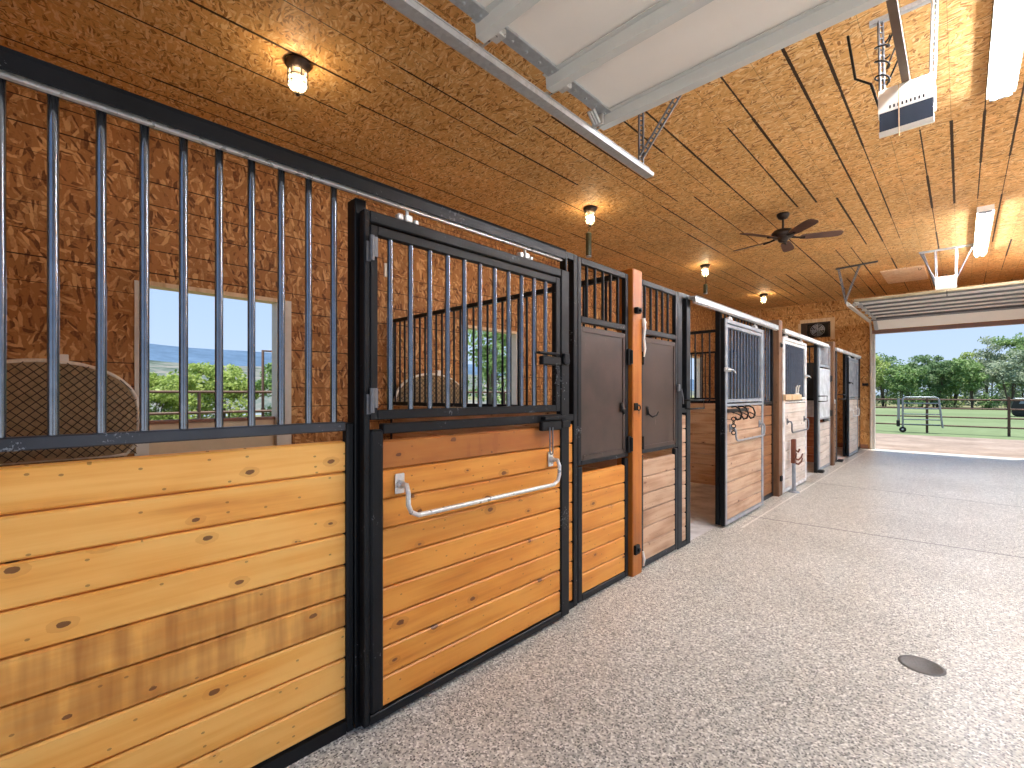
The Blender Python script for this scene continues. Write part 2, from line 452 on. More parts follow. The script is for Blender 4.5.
def hill_mat():
    t = NT('dry_hillside'); v = t.obj()
    n = t.noise(t.mapping(v, (1, 1, 3.5)), .075, 7, .7)
    col = t.ramp(n, [(.36, lin('3a463e')), (.46, lin('5a645e')), (.56, lin('6e6e69')), (.75, lin('86827b'))])
    return t.done(col, 1, 0, 0)
M['hill'] = hill_mat()
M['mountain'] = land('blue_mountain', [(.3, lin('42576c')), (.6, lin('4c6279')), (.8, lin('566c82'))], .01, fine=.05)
def leaf_mat(name, a, b, c):
    t = NT(name); v = t.obj()
    at = t.n('ShaderNodeAttribute', attribute_name='tone').outputs['Fac']
    col = t.ramp(at, [(0, lin(a)), (.5, lin(b)), (1, lin(c))])
    t.done(col, .6, 0, .2)
    tr = t.n('ShaderNodeBsdfTranslucent'); t.l(col, tr.inputs[0])
    mx = t.n('ShaderNodeMixShader'); mx.inputs[0].default_value = .42
    t.l(t.b.outputs[0], mx.inputs[1]); t.l(tr.outputs[0], mx.inputs[2]); t.l(mx.outputs[0], t.out.inputs[0])
    return t.m
M['leaf_green'] = leaf_mat('leaf_green', '627c44', '7e9c5c', 'a4bc80')
M['leaf_yellow'] = leaf_mat('leaf_yellow_green', '7c9046', '9cb05e', 'c0cc86')
M['leaf_silver'] = leaf_mat('leaf_silver_green', '7c8a6c', '96a488', 'b4bea2')
M['leaf_dark'] = leaf_mat('leaf_deep_green', '526c40', '6a885a', '8ca474')
M['bark'] = plain('bark', '5c5044', .9, var=.3, scale=6)

# ------------------------------------------------------------------ generic builders
def bars(root, x, ys, z0, z1, r=.0125, mat='black_bar', n=12, axis='Y', other=None):
    for y in ys:
        p = (x, y) if axis == 'Y' else (y, x)
        MB().tube([(p[0], p[1], z0), (p[0], p[1], z1)], r, n).build('bar', M[mat], root)
def boards(x0, x1, a0, a1, z0, z1, n, axis='Y', tones=None, gap=.006, ch=.006, base=.1):
    """n horizontal V-grooved boards; x0..x1 is the thickness, a0..a1 the run"""
    mb = MB(); h = (z1 - z0) / n
    for i in range(n):
        a, b = z0 + i * h + gap * .5, z0 + (i + 1) * h - gap * .5
        xm = x1 - min(.024, (x1 - x0) * .7)
        poly = [(x0, z0 + i * h), (xm, z0 + i * h), (xm, a), (x1 - ch, a), (x1, a + ch), (x1, b - ch), (x1 - ch, b), (xm, b), (xm, z0 + (i + 1) * h - .0002), (x0, z0 + (i + 1) * h - .0002)]
        tn = tones[i % len(tones)] if tones else base + R.random() * .5
        if axis == 'Y':
            mb.prism(poly, 'Y', a0, a1, tn)
        else:
            mb.prism([(p[0], p[1]) for p in poly], 'X', a0, a1, tn)
    return mb
def hexnut(mb, x, y, z, r, h):
    mb.lathe([(0, -h / 2), (r, -h / 2), (r, h / 2), (0, h / 2)], x, y, 6, axis='X', cz=z); return mb
def ring(mb, c, rad, r, plane='YZ', n=18, a0=0, a1=2 * PI):
    pts = []
    for k in range(n + 1):
        a = a0 + (a1 - a0) * k / n
        u, w = rad * math.cos(a), rad * math.sin(a)
        pts.append({'YZ': (c[0], c[1] + u, c[2] + w), 'XZ': (c[0] + u, c[1], c[2] + w), 'XY': (c[0] + u, c[1] + w, c[2])}[plane])
    mb.tube(pts, r, 6); return mb
def grid_wall(mb, axis, p0, p1, a0, a1, z0, z1, holes):
    """a slab between p0 and p1 with rectangular holes (a0,a1,z0,z1)"""
    As = sorted({a0, a1, *[h[i] for h in holes for i in (0, 1)]}); Zs = sorted({z0, z1, *[h[i] for h in holes for i in (2, 3)]})
    As = [a for a in As if a0 <= a <= a1]; Zs = [z for z in Zs if z0 <= z <= z1]
    for i in range(len(As) - 1):
        for j in range(len(Zs) - 1):
            ca, cz = (As[i] + As[i + 1]) / 2, (Zs[j] + Zs[j + 1]) / 2
            if any(h[0] < ca < h[1] and h[2] < cz < h[3] for h in holes): continue
            if axis == 'X': mb.box(p0, p1, As[i], As[i + 1], Zs[j], Zs[j + 1])
            else: mb.box(As[i], As[i + 1], p0, p1, Zs[j], Zs[j + 1])
    return mb

# ------------------------------------------------------------------ the room
BAY = 3.665
POSTS = [3.155, 6.90, 10.51]
WIN = [(.715 + BAY * i, 1.80 + BAY * i) for i in range(4)]
struct('floor', MB().box(-1.80, XR, YN, YF + .12, -.12, 0), M['floor'])
struct('floor_stalls', MB().box(XB, -1.802, YN, YF, -.12, -.01), M['stall_ground'])
struct('ceiling', MB().box(XB - .15, XR + .15, YN - .15, YF + .15, CEIL, CEIL + .16), M['osb_ceiling'])
struct('wall_left', grid_wall(MB(), 'X', XB - .14, XB, YN, YF, -.1, CEIL, [(a, b, .0, 2.335) for a, b in WIN]), M['osb_back'])
DOOR = (-1.52, 1.10)
VENT = (-3.07, -2.41, 2.80, 3.20)
struct('wall_far', grid_wall(MB(), 'Y', YF, YF + .14, XB - .14, XR + .14, -.1, CEIL, [(DOOR[0], DOOR[1], -.1, 2.80), VENT]), M['osb_end'])
struct('wall_near', grid_wall(MB(), 'Y', YN - .14, YN, XB - .14, XR + .14, -.1, CEIL, [(-1.60, 1.25, -.1, 2.95)]), M['osb_end'])
struct('wall_right', grid_wall(MB(), 'X', XR, XR + .14, YN, YF, -.1, CEIL, [(.1, 3.2, .0, 2.8), (4.2, 7.3, .0, 2.8), (8.3, 11.4, .0, 2.8)]), M['osb_back'])  # wide openings added on the unseen side to let daylight in
# opening trims
t1 = MB()
t1.box(DOOR[0] - .045, DOOR[0] + .006, YF - .012, YF + .142, 0, 2.794).box(DOOR[1] - .006, DOOR[1] + .045, YF - .012, YF + .142, 0, 2.794)
struct('trim_1', t1, M['alu'])
struct('trim_2', MB().box(DOOR[0] - .045, DOOR[1] + .045, YF - .012, YF + .142, 2.794, 2.88), M['door_trim'])
struct('trim_3', MB().box(XB + .002, DOOR[0] - .12, YF - .012, YF, 0, .10), M['redwood'])
# back openings: jamb strips and the lower leaf of each outside dutch door
for i, (a, b) in enumerate(WIN):
    w = MB()
    w.box(XB - .142, XB + .014, a - .095, a + .006, 0, 2.35).box(XB - .142, XB + .014, b - .006, b + .14, 0, 2.35)
    f = struct('window_%d' % (i + 1), w, M['alu'])
    h = MB().box(XB - .142, XB + .016, a + .006, b - .006, 2.322, 2.36); o = h.build('head_trim', M['trim_wood'], f)
    lf = MB().box(XB - .10, XB - .05, a + .01, b - .01, .01, 1.085); lf.build('lower_leaf', M['tan_leaf'], f)
    MB().box(XB - .11, XB - .03, a + .01, b - .01, 1.085, 1.115).build('leaf_cap', M['redwood'], f)

# ------------------------------------------------------------------ timber posts
def timber(y, mat, label, z1=2.29, hw=.068, x1=-1.745):
    x0 = -1.885
    t = thing('timber_post', label, 'post', (-1.815, y, 0), 'timber posts between the stalls')
    MB().box(x0, x1, y - hw, y + hw, 0, z1, .3, .006).build('shaft', M[mat], t)
    return t
p1 = timber(POSTS[0], 'timber_orange', 'orange stained timber post between the two brown feed doors')
b = MB().box(-1.745, -1.712, 3.100, 3.155, 1.955, 2.0, 0, .004); hexnut(b, -1.706, 3.13, 1.978, .014, .012)
b.build('stop_block', M['black'], p1)
b = MB().box(-1.745, -1.724, 3.095, 3.155, .165, .235, 0, .003); hexnut(b, -1.718, 3.13, .2, .017, .012)
b.build('eye_plate', M['black'], p1)
b = MB().box(-1.745, -1.735, 3.10, 3.15, 1.235, 1.29, 0, .003); ring(b, (-1.72, 3.13, 1.255), .02, .005)
b.build('ring_plate', M['dark_iron'], p1)
p2 = timber(POSTS[1], 'timber_brown', 'dark brown timber post right of the open second stall', 2.33, .078, -1.722)
ring(MB().box(-1.722, -1.716, 6.86, 6.91, 1.97, 2.03), (-1.705, 6.885, 1.99), .024, .006).build('ring_plate', M['dark_iron'], p2)
MB().box(-1.722, -1.70, 6.85, 6.91, .20, .27, 0, .003).build('eye_plate', M['black'], p2)
p3 = timber(POSTS[2], 'timber_brown', 'dark brown timber post before the farthest stall', 2.33, .078, -1.722)
MB().box(-1.722, -1.712, 10.48, 10.54, 1.16, 1.24).build('eye_plate', M['galv'], p3)
# white frayed cord tied to the first post
c = MB()
c.tube([(-1.735, 3.227, 1.93), (-1.728, 3.232, 1.86), (-1.733, 3.229, 1.78), (-1.726, 3.233, 1.70), (-1.732, 3.229, 1.64)], [.016, .012, .009, .011, .005], 7)
c.tube([(-1.74, 3.23, 1.92), (-1.722, 3.235, 1.9), (-1.735, 3.228, 1.87)], .010, 7)
tag(c.build('cord', M['white_plastic']), 'white frayed cord hanging down the side of the orange timber post', 'cord')
c = MB().tube([(-1.74, 3.228, .16), (-1.732, 3.232, .10), (-1.737, 3.229, .05)], [.008, .011, .006], 7)
tag(c.build('cord', M['white_plastic']), 'short white cord end near the foot of the orange timber post', 'cord')

# ------------------------------------------------------------------ first stall: fixed front
t = thing('stall_screen', 'barred stall front with golden pine boards, left of the first sliding door', 'stall front', (-1.79, .2, 0))
fr = MB().box(-1.81, -1.77, YN + .005, .874, 1.213, 1.250, 0, .004)
fr.build('rail', M['rail'], t)
MB().box(-1.812, -1.768, .876, .908, 0.0, 1.245, 0, .006).build('board_channel', M['black'], t)
MB().box(-1.835, -1.766, .910, .960, 0.0, 2.16, 0, .004).build('post', M['black'], t)
MB().box(-1.81, -1.77, YN + .005, .874, 0.0, .05).build('bottom_rail', M['black'], t)
bars(t, -1.79, [.0395 + .0990 * k for k in range(-5, 9)], 1.25, 2.185)
MB().box(-1.806, -1.772, YN + .005, .908, 2.185, 2.215, 0, .003).build('rail', M['galv_dark'], t)
tn = [.45, .30, .22, 1.62, 1.40, .12, .05, .10, .06]
boards(-1.82, -1.782, YN + .005, .875, .05, 1.172, 9, tones=tn).build('planking', M['pine_gold'], t)

# track hood over the first stall
def track(y0, y1, label, mhood, mlip, z0=2.165, z1=2.218, x0=-1.765, x1=-1.70):
    t = thing('door_track', label, 'track', ((x0 + x1) / 2, (y0 + y1) / 2, z0), 'sliding door tracks')
    h = MB().prism([(x0, z0 + .028), (x0, z1), (x1 + .008, z1), (x1, z1 - .008), (x1, z0), (x1 - .006, z0), (x1 - .006, z1 - .012), (x0 + .006, z1 - .012), (x0 + .006, z0 + .028)], 'Y', y0, y1)
    h.build('hood', M[mhood], t)
    l = MB().box(x1 - .030, x1 - .014, y0 + .01, y1 - .01, z0 - .010, z0 - .003)
    l.box(x1 - .030, x1 - .024, y0 + .01, y1 - .01, z0 - .002, z1 - .014)
    l.build('track_lip', M[mlip], t)
    MB().box(x0 + .002, x1 + .001, y1, y1 + .006, z0 - .004, z1 + .001).build('end_cap', M[mhood], t)
    return t
track(YN + .01, 2.215, 'black scuffed door track above the nearest stall', 'black', 'chrome')

def hanger(root, x, y, z0, z1, w=.10):
    b = MB().tube([(x, y, z0), (x, y, z1)], .008, 8)
    b.box(x - .02, x + .02, y - .018, y + .018, z0, z0 + .03, 0, .004)
    b.box(x - .016, x + .016, y - .052, y - .026, z0, z0 + .028, 0, .004).box(x - .016, x + .016, y + .03, y + .052, z0, z0 + .02, 0, .004)
    return b.build('hanger_bolt', M['chrome'], root)

# ------------------------------------------------------------------ first stall: sliding door
DX0, DX1 = -1.758, -1.715
t = thing('sliding_stall_gate', 'nearest sliding stall door, amber boards below an upper bar grille', 'stall door', (-1.735, 1.6, .02))
f = MB().box(DX0, DX1, .923, .948, .02, 2.105, 0, .004).box(DX0, DX1, 2.195, 2.275, .02, 2.105, 0, .006)
f.box(DX0, DX1, .948, 2.195, 2.058, 2.105, 0, .004).box(DX0, DX1, .948, 2.195, .02, .058, 0, .003)
f.build('door_frame', M['black'], t)
l = MB().box(DX0, DX1 + .003, .951, 1.010, .06, 1.215, 0, .009).box(DX0, DX1, 1.010, 2.193, 1.195, 1.238, 0, .004)
l.build('lower_frame', M['black'], t)
g = MB().box(DX0 + .004, DX1 - .004, .952, .985, 1.255, 2.050, 0, .003).box(DX0 + .004, DX1 - .004, 2.150, 2.190, 1.255, 2.050, 0, .003)
g.box(DX0 + .004, DX1 - .004, .985, 2.150, 2.012, 2.050, 0, .003).box(DX0 + .004, DX1 - .004, .985, 2.150, 1.255, 1.295, 0, .003)
gr = g.build('grille_frame', M['black'], t)
for k in range(11):
    y = 1.052 + .1020 * k
    MB().tube([(-1.737, y, 1.295), (-1.737, y, 2.012)], .0122, 12).build('bar', M['black_bar'], t)
boards(-1.752, -1.726, 1.012, 2.193, .058, 1.168, 9, tones=[.35, .1, .15, .2, .12, .3, .35, .25, 2.3]).build('planking', M['pine_amber'], t)
for z in (1.95, 1.335):
    h = MB().tube([(DX1 + .012, .950, z - .05), (DX1 + .012, .950, z + .05)], .010, 8)
    h.box(DX1, DX1 + .006, .930, .948, z - .055, z + .025).box(DX1, DX1 + .006, .952, .98, z - .03, z + .05)
    h.build('hinge', M['galv_dark'], t)
hanger(t, -1.735, 1.135, 2.105, 2.158); hanger(t, -1.735, 1.895, 2.105, 2.158)
u = MB().box(DX1, DX1 + .035, 1.985, 2.150, 1.525, 1.575, 0, .006).box(DX1, DX1 + .028, 1.965, 2.15, 1.585, 1.60, 0, .004)
ring(u, (DX1 + .02, 2.215, 1.56), .026, .007); u.box(DX1, DX1 + .03, 2.19, 2.24, 1.535, 1.60, 0, .004)
u.tube([(DX1 + .03, 2.10, 1.525), (DX1 + .032, 2.115, 1.47), (DX1 + .03, 2.095, 1.42), (DX1 + .03, 2.13, 1.41)], .005, 6)
u.build('upper_latch', M['black'], t)
u = MB().box(DX1, DX1 + .032, 1.985, 2.160, 1.150, 1.205, 0, .006).box(DX1, DX1 + .04, 2.0, 2.20, 1.212, 1.232, 0, .004)
u.box(DX1, DX1 + .03, 2.17, 2.25, 1.16, 1.2, 0, .004)
ll = u.build('lower_latch', M['black'], t)
s = MB()
for dy in (-.013, .013): s.tube([(DX1 + .04, 2.05 + dy, 1.17), (DX1 + .042, 2.05 + dy, 1.03)], .0045, 6)
ring(s, (DX1 + .042, 2.05, 1.03), .013, .0045, a0=PI, a1=2 * PI, n=8)
s.build('snap_hook', M['galv_dark'], ll)
# blanket bar
def blanket_bar(root, x, y0, y1, zt, zb, r=.0108, mat='chrome', out=.07):
    P = []
    for y, sgn in ((y0, 1), (y1, -1)):
        seg = [(x + .012, y, zt), (x + out * .8, y, zt + .002), (x + out, y, zt - .03), (x + out, y, zb + .05), (x + out, y + sgn * .015, zb + .018), (x + out, y + sgn * .05, zb)]
        P.append(seg)
    pts = P[0] + P[1][::-1]
    o = MB().tube(pts, r, 10).build('blanket_bar', M[mat], root)
    for y in (y0, y1):
        m = MB().box(x, x + .010, y - .022, y + .022, zt - .04, zt + .045, 0, .003)
        m.lathe([(0, 0), (.02, 0), (.018, .014), (.012, .02)], x + .008, y, 12, axis='X', cz=zt)
        m.build('bar_mount', M[mat], o)
    return o
blanket_bar(t, -1.724, 1.088, 2.098, .978, .848)

# ------------------------------------------------------------------ feed doors and fillers
def filler(name, label, y0, y1, pa, pb, mat='black', board='pine_amber', z1=2.25, xf=-1.772):
    """narrow fixed strip: posts pa, pb (y ranges) and boards between y0..y1"""
    t = thing(name, label, 'post panel', (xf - .02, (y0 + y1) / 2, 0))
    for (a, b2, zt) in (pa, pb):
        MB().box(xf - .05, xf, a, b2, 0, zt, 0, .004).build('post', M[mat], t)
    lo, hi = min(pa[1], pb[1]), max(pa[0], pb[0])
    boards(xf - .045, xf - .012, lo, hi, .04, 1.17, 9, base=.15).build('planking', M[board], t)
    for a, b2 in ((1.19, 1.23), (0, .04), (z1 - .04, z1)): MB().box(xf - .045, xf - .002, lo, hi, a, b2).build('rail', M[mat], t)
    return t
def feed_gate(label, y0, y1, barys, hinge_far, plate, frame, board, side=1, xf=-1.772, nb=6, split=True):
    """hinged feed door: bars on top, sheet metal in the middle, boards below"""
    t = thing('feed_gate', label, 'feed door', (xf - .02, (y0 + y1) / 2, .01))
    a, b2 = y0, y1
    f = MB().box(xf - .035, xf, a, a + .05, .01, .885, 0, .005).box(xf - .035, xf, b2 - .045, b2, .01, .885, 0, .005)
    f.box(xf - .035, xf, a + .05, b2 - .045, .01, .052, 0, .004)
    f.build('lower_frame', M[frame], t)
    f = MB().box(xf - .035, xf, a, a + .04, .895, 2.245, 0, .004).box(xf - .035, xf, b2 - .04, b2, .895, 2.245, 0, .004)
    f.box(xf - .035, xf, a + .04, b2 - .04, 2.205, 2.245, 0, .003).box(xf - .035, xf, a + .04, b2 - .04, 1.825, 1.865, 0, .003).box(xf - .035, xf, a + .04, b2 - .04, .895, .925, 0, .003)
    f.build('upper_frame', M[frame], t)
    MB().box(xf - .022, xf - .008, a + .04, b2 - .04, .925, 1.785, 0, .002).build('sheet', M[plate], t)
    q = MB().box(xf - .010, xf - .002, a + .055, b2 - .055, 1.765, 1.800)
    q.box(xf - .010, xf - .003, a + .04, a + .07, .93, 1.80).box(xf - .010, xf - .003, b2 - .07, b2 - .04, .93, 1.80).box(xf - .010, xf - .003, a + .055, b2 - .055, .925, .955)
    q.build('sheet_frame', M[plate], t)
    bars(t, xf - .018, barys, 1.865, 2.205, .0105, frame)
    boards(xf - .032, xf - .006, a + .05, b2 - .045, .052, .838, nb, base=.25).build('planking', M[board], t)
    for z in (1.63, .985):
        yy = b2 + .004 if hinge_far else a - .004
        h = MB().box(xf, xf + .018, yy - .03, yy + .012, z - .06, z + .06, 0, .004)
        h.tube([(xf + .022, yy + .004, z - .05), (xf + .022, yy + .004, z + .05)], .012, 8)
        h.build('hinge', M['dark_iron'], t)
    return t
filler('feed_gate_surround', 'narrow black steel strip with amber boards beside the nearest sliding door', 2.33, 2.43, (2.31, 2.332, 2.25), (2.395, 2.437, 2.25))
fg = feed_gate('brown sheet metal feed door left of the orange post', 2.440, 3.068, [2.56 + .097 * k for k in range(5)], True, 'brown_plate', 'black', 'pine_amber')
def hook(root, x, y, z, d=1, mat='dark_iron'):
    h = MB().tube([(x, y, z + .045), (x + .01, y, z), (x + .03, y - d * .02, z - .022), (x + .05, y - d * .05, z - .012), (x + .058, y - d * .066, z + .018)], [.008, .008, .007, .006, .004], 8)
    h.box(x - .001, x + .005, y - .014, y + .014, z - .01, z + .06, 0, .002)
    return h.build('coat_hook', M[mat], root)
hook(fg, -1.772, 2.975, 1.235, 1)
fg2 = feed_gate('brown sheet metal feed door right of the orange post', 3.245, 3.90, [3.345 + .100 * k for k in range(5)], False, 'brown_plate', 'dark_frame', 'pine_pink')
hook(fg2, -1.772, 3.36, 1.20, -1)
MB().box(-1.771, -1.748, 3.87, 3.903, 1.38, 1.44, 0, .004).tube([(-1.745, 3.915, 1.40), (-1.738, 3.93, 1.33), (-1.742, 3.945, 1.27)], .006, 6).build('latch', M['galv_dark'], fg2)
fl = filler('door_surround', 'narrow board strip between black steel posts left of the open second doorway', 3.93, 4.24, (3.905, 3.99, 2.25), (4.085, 4.165, 2.25), 'dark_frame', 'pine_pink')
lp = MB().tube([(-1.76, 4.02, 1.300), (-1.70, 4.02, 1.300), (-1.70, 4.29, 1.300), (-1.70, 4.29, 1.225), (-1.70, 4.02, 1.225), (-1.76, 4.02, 1.225)], .007, 8)
lp.build('door_stop_loop', M['dark_iron'], fl)

# ------------------------------------------------------------------ stall fronts two to four
def plain_front(label, y0, y1, board, frame, tones=None, tallposts=()):
    t = thing('stall_screen', label, 'stall front', (-1.81, (y0 + y1) / 2, 0))
    for a, b2 in ((1.215, 1.252), (2.205, 2.25), (0, .05)): MB().box(-1.835, -1.795, y0 + .04, y1 - .04, a, b2).build('rail', M[frame], t)
    f = MB().box(-1.838, -1.792, y0, y0 + .04, 0, 2.25)
    f.build('post', M[frame], t)
    MB().box(-1.838, -1.792, y1 - .04, y1, 0, 2.25).build('post', M[frame], t)
    n = int((y1 - y0 - .1) / .1)
    bars(t, -1.815, [y0 + .05 + (y1 - y0 - .1) * (k + .5) / n for k in range(n)], 1.252, 2.205, .012, 'black_bar', 8)
    boards(-1.84, -1.80, y0 + .04, y1 - .04, .05, 1.2, 9, base=.2).build('planking', M[board], t)
    return t
def slide_gate(label, y0, y1, board, frame, stile, grille, nbar, x0=-1.755, x1=-1.712, zt=2.12, tones=None):
    t = thing('sliding_stall_gate', label, 'stall door', ((x0 + x1) / 2, (y0 + y1) / 2, .02))
    f = MB().box(x0, x1, y0, y0 + .028, .02, zt, 0, .004)
    f.build('edge_stile', M[stile], t)
    f = MB().box(x0, x1, y0 + .028, y0 + .075, .02, zt, 0, .004).box(x0, x1, y1 - .06, y1, .02, zt, 0, .004).box(x0, x1, y0 + .075, y1 - .06, .02, .06, 0, .004)
    f.box(x0, x1, y0 + .075, y1 - .06, zt - .04, zt, 0, .004).box(x0, x1, y0 + .075, y1 - .06, 1.225, 1.25, 0, .004)
    f.build('door_frame', M[frame], t)
    g = MB().box(x0 + .004, x1 - .004, y0 + .08, y1 - .065, zt - .085, zt - .05, 0, .003).box(x0 + .004, x1 - .004, y0 + .08, y1 - .065, 1.265, 1.30, 0, .003)
    g.box(x0 + .004, x1 - .004, y0 + .08, y0 + .098, 1.30, zt - .085).box(x0 + .004, x1 - .004, y1 - .083, y1 - .065, 1.30, zt - .085)
    g.build('grille_frame', M[frame], t)
    ys = [y0 + .11 + (y1 - y0 - .205) * (k + .5) / nbar for k in range(nbar)]
    bars(t, (x0 + x1) / 2, ys, 1.30, zt - .085, .0135, grille, 8)
    boards(x0 + .005, x1 - .010, y0 + .075, y1 - .06, .06, 1.215, 9, tones=tones, base=.1).build('planking', M[board], t)
    for y in (y0 + .2, y1 - .25): hanger(t, (x0 + x1) / 2, y, zt, 2.168)
    return t
def latch(root, x, y, z, mat='chrome'):
    b = MB().box(x, x + .02, y - .06, y + .10, z - .02, z + .02, 0, .004).tube([(x + .03, y - .05, z), (x + .03, y + .12, z)], .009, 8)
    b.tube([(x + .03, y + .12, z), (x + .045, y + .14, z - .03)], .008, 6)
    return b.build('latch', M[mat], root)

# second stall: door slid open towards the far post
track(4.10, 6.70, 'grey steel door track above the open second stall', 'galv', 'chrome', 2.180, 2.232)
plain_front('fixed barred stall front behind the open second stall door', 4.93, 6.82, 'pine_brown', 'dark_frame')
g2 = slide_gate('grey framed stall door standing half open with bridle hooks on it', 4.84, 6.12, 'pine_pink', 'grey_frame', 'black', 'black_bar', 11, tones=[.05, .3, .2, .35, .25, .3, .3, .2, 1.3])
latch(g2, -1.712, 4.88, 1.60)
blanket_bar(g2, -1.722, 5.02, 5.98, 1.00, .87, .010, 'grey_frame', .06)
# bridle hooks hung on the door rail
t = thing('bridle_rack', 'black iron bridle hook rack hanging on the half open stall door', 'hook rack', (-1.70, 5.1, 1.1))
MB().box(-1.708, -1.701, 4.90, 5.55, 1.165, 1.20, 0, .002).build('bracket', M['dark_iron'], t)
for y in (5.0, 5.2, 5.42):
    h = MB().tube([(-1.70, y, 1.22), (-1.66, y, 1.225), (-1.62, y, 1.205), (-1.60, y, 1.15), (-1.615, y, 1.10), (-1.645, y, 1.09), (-1.665, y, 1.12)], .0085, 8)
    h.tube([(-1.70, y, 1.17), (-1.66, y + .05, 1.15), (-1.62, y + .09, 1.12)], .006, 6)
    h.build('hook', M['dark_iron'], t)
h = MB()
for k in range(5):
    ring(h, (-1.665, 4.955, 1.10 - k * .035), .02, .005, 'YZ' if k % 2 else 'XZ', 10)
h.build('chain', M['dark_iron'], t)

# third stall
track(7.02, 9.85, 'white steel door track above the third stall', 'white_frame', 'chrome', 2.175, 2.226)
plain_front('fixed barred stall front behind the bleached third stall door', 6.98, 8.30, 'pine_white', 'dark_frame')
g3 = slide_gate('bleached white stall door with a pale shelf board across it', 6.99, 8.28, 'pine_white', 'white_frame', 'white_frame', 'black_bar', 11)
latch(g3, -1.712, 8.20, 1.62)
blanket_bar(g3, -1.722, 7.2, 8.15, .97, .82, .011, 'galv_dark', .06)
sb = tag(boards(-1.711, -1.675, 6.96, 7.80, 1.262, 1.345, 1, base=.2).build('shelf_board', M['trim_wood']), 'pale timber board fixed across the bleached third stall door', 'board')
h = thing('double_hook', 'small white double hook standing above the pale timber board', 'hook', (-1.69, 7.6, 1.35))
MB().box(-1.705, -1.685, 7.52, 7.72, 1.346, 1.358, 0, .002).build('base_plate', M['white_plastic'], h)
for y in (7.56, 7.68): MB().tube([(-1.695, y, 1.358), (-1.69, y, 1.44), (-1.67, y - .01, 1.47)], .009, 7).build('prong', M['white_plastic'], h)
# rusty post tool leaning at the third door
t = thing('boot_jack_pole', 'grey pole with a rusty hooked head standing against the bleached stall door', 'pole', (-1.64, 7.28, 0))
MB().tube([(-1.655, 7.28, .0), (-1.66, 7.28, .42)], .024, 10).lathe([(0, 0), (.07, 0), (.065, .012), (.03, .025)], -1.655, 7.28, 14).build('pole', M['grey_frame'], t)
b = MB().box(-1.685, -1.635, 7.235, 7.325, .40, .73, 0, .008)
for s_, z in ((1, .46), (-1, .50), (1, .40)):
    b.tube([(-1.64, 7.28, z), (-1.62, 7.28 + s_ * .08, z - .02), (-1.60, 7.28 + s_ * .15, z + .01), (-1.59, 7.28 + s_ * .17, z + .06)], [.014, .013, .011, .007], 7)
b.tube([(-1.64, 7.28, .58), (-1.60, 7.27, .56), (-1.585, 7.26, .60)], .012, 7)
b.build('hooked_head', M['rust'], t)
fl3 = filler('door_surround', 'black and pale steel posts right of the dark third stall doorway', 9.3, 9.5, (9.31, 9.385, 2.24), (9.40, 9.49, 2.24), 'dark_frame', 'pine_pink')
MB().box(-1.772, -1.768, 9.402, 9.488, .0, 2.23).build('face_plate', M['grey_frame'], fl3)
lp = MB().tube([(-1.766, 9.36, 1.31), (-1.69, 9.36, 1.31), (-1.69, 9.66, 1.31), (-1.69, 9.66, 1.22), (-1.69, 9.36, 1.22), (-1.766, 9.36, 1.22)], .009, 8)
lp.build('door_stop_loop', M['dark_iron'], fl3)
MB().box(-1.77, -1.68, 9.30, 9.42, .005, .05, 0, .01).build('floor_stop', M['rubber'], fl3)
fg3 = feed_gate('sheet metal feed door with a painted pale reflection beside the third brown post', 9.50, 10.425, [9.64 + .1 * k for k in range(7)], True, 'grey_gloss_plate', 'grey_frame', 'pine_white')  # pale plate colour stands in for the reflection on a glossy sheet
MB().box(-1.772, -1.745, 9.75, 10.1, .86, .90, 0, .004).build('latch', M['dark_iron'], fg3)

# fourth stall
track(10.62, 13.55, 'white steel door track above the farthest stall', 'white_frame', 'chrome', 2.175, 2.226)
fl4 = filler('door_surround', 'white and black steel posts just past the last timber post', 10.60, 11.0, (10.60, 10.70, 2.25), (11.0, 11.08, 2.25), 'dark_frame', 'pine_pink')
lp = MB().tube([(-1.76, 11.1, 1.33), (-1.69, 11.1, 1.33), (-1.69, 11.42, 1.33), (-1.69, 11.42, 1.24), (-1.69, 11.1, 1.24), (-1.76, 11.1, 1.24)], .009, 8)
lp.build('door_stop_loop', M['dark_iron'], fl4)
MB().box(-1.77, -1.68, 11.05, 11.18, .005, .05, 0, .01).build('floor_stop', M['rubber'], fl4)
MB().box(-1.765, -1.755, 10.60, 10.68, .0, 2.25).build('face_plate', M['white_frame'], fl4)
plain_front('fixed barred stall front behind the farthest stall door', 12.12, 14.15, 'pine_pink', 'dark_frame')
g4 = slide_gate('farthest stall door, pale boards and grille bars greyed for light leaking through', 12.0, 13.2, 'pine_white', 'grey_frame', 'dark_frame', 'grey_frame', 10, tones=[.05, .1, .2])  # light grey bars stand in for the brightness leaking through the grille
blanket_bar(g4, -1.722, 12.2, 12.98, 1.02, .86, .011, 'white_frame', .06)
latch(g4, -1.712, 12.06, 1.58, 'dark_iron')

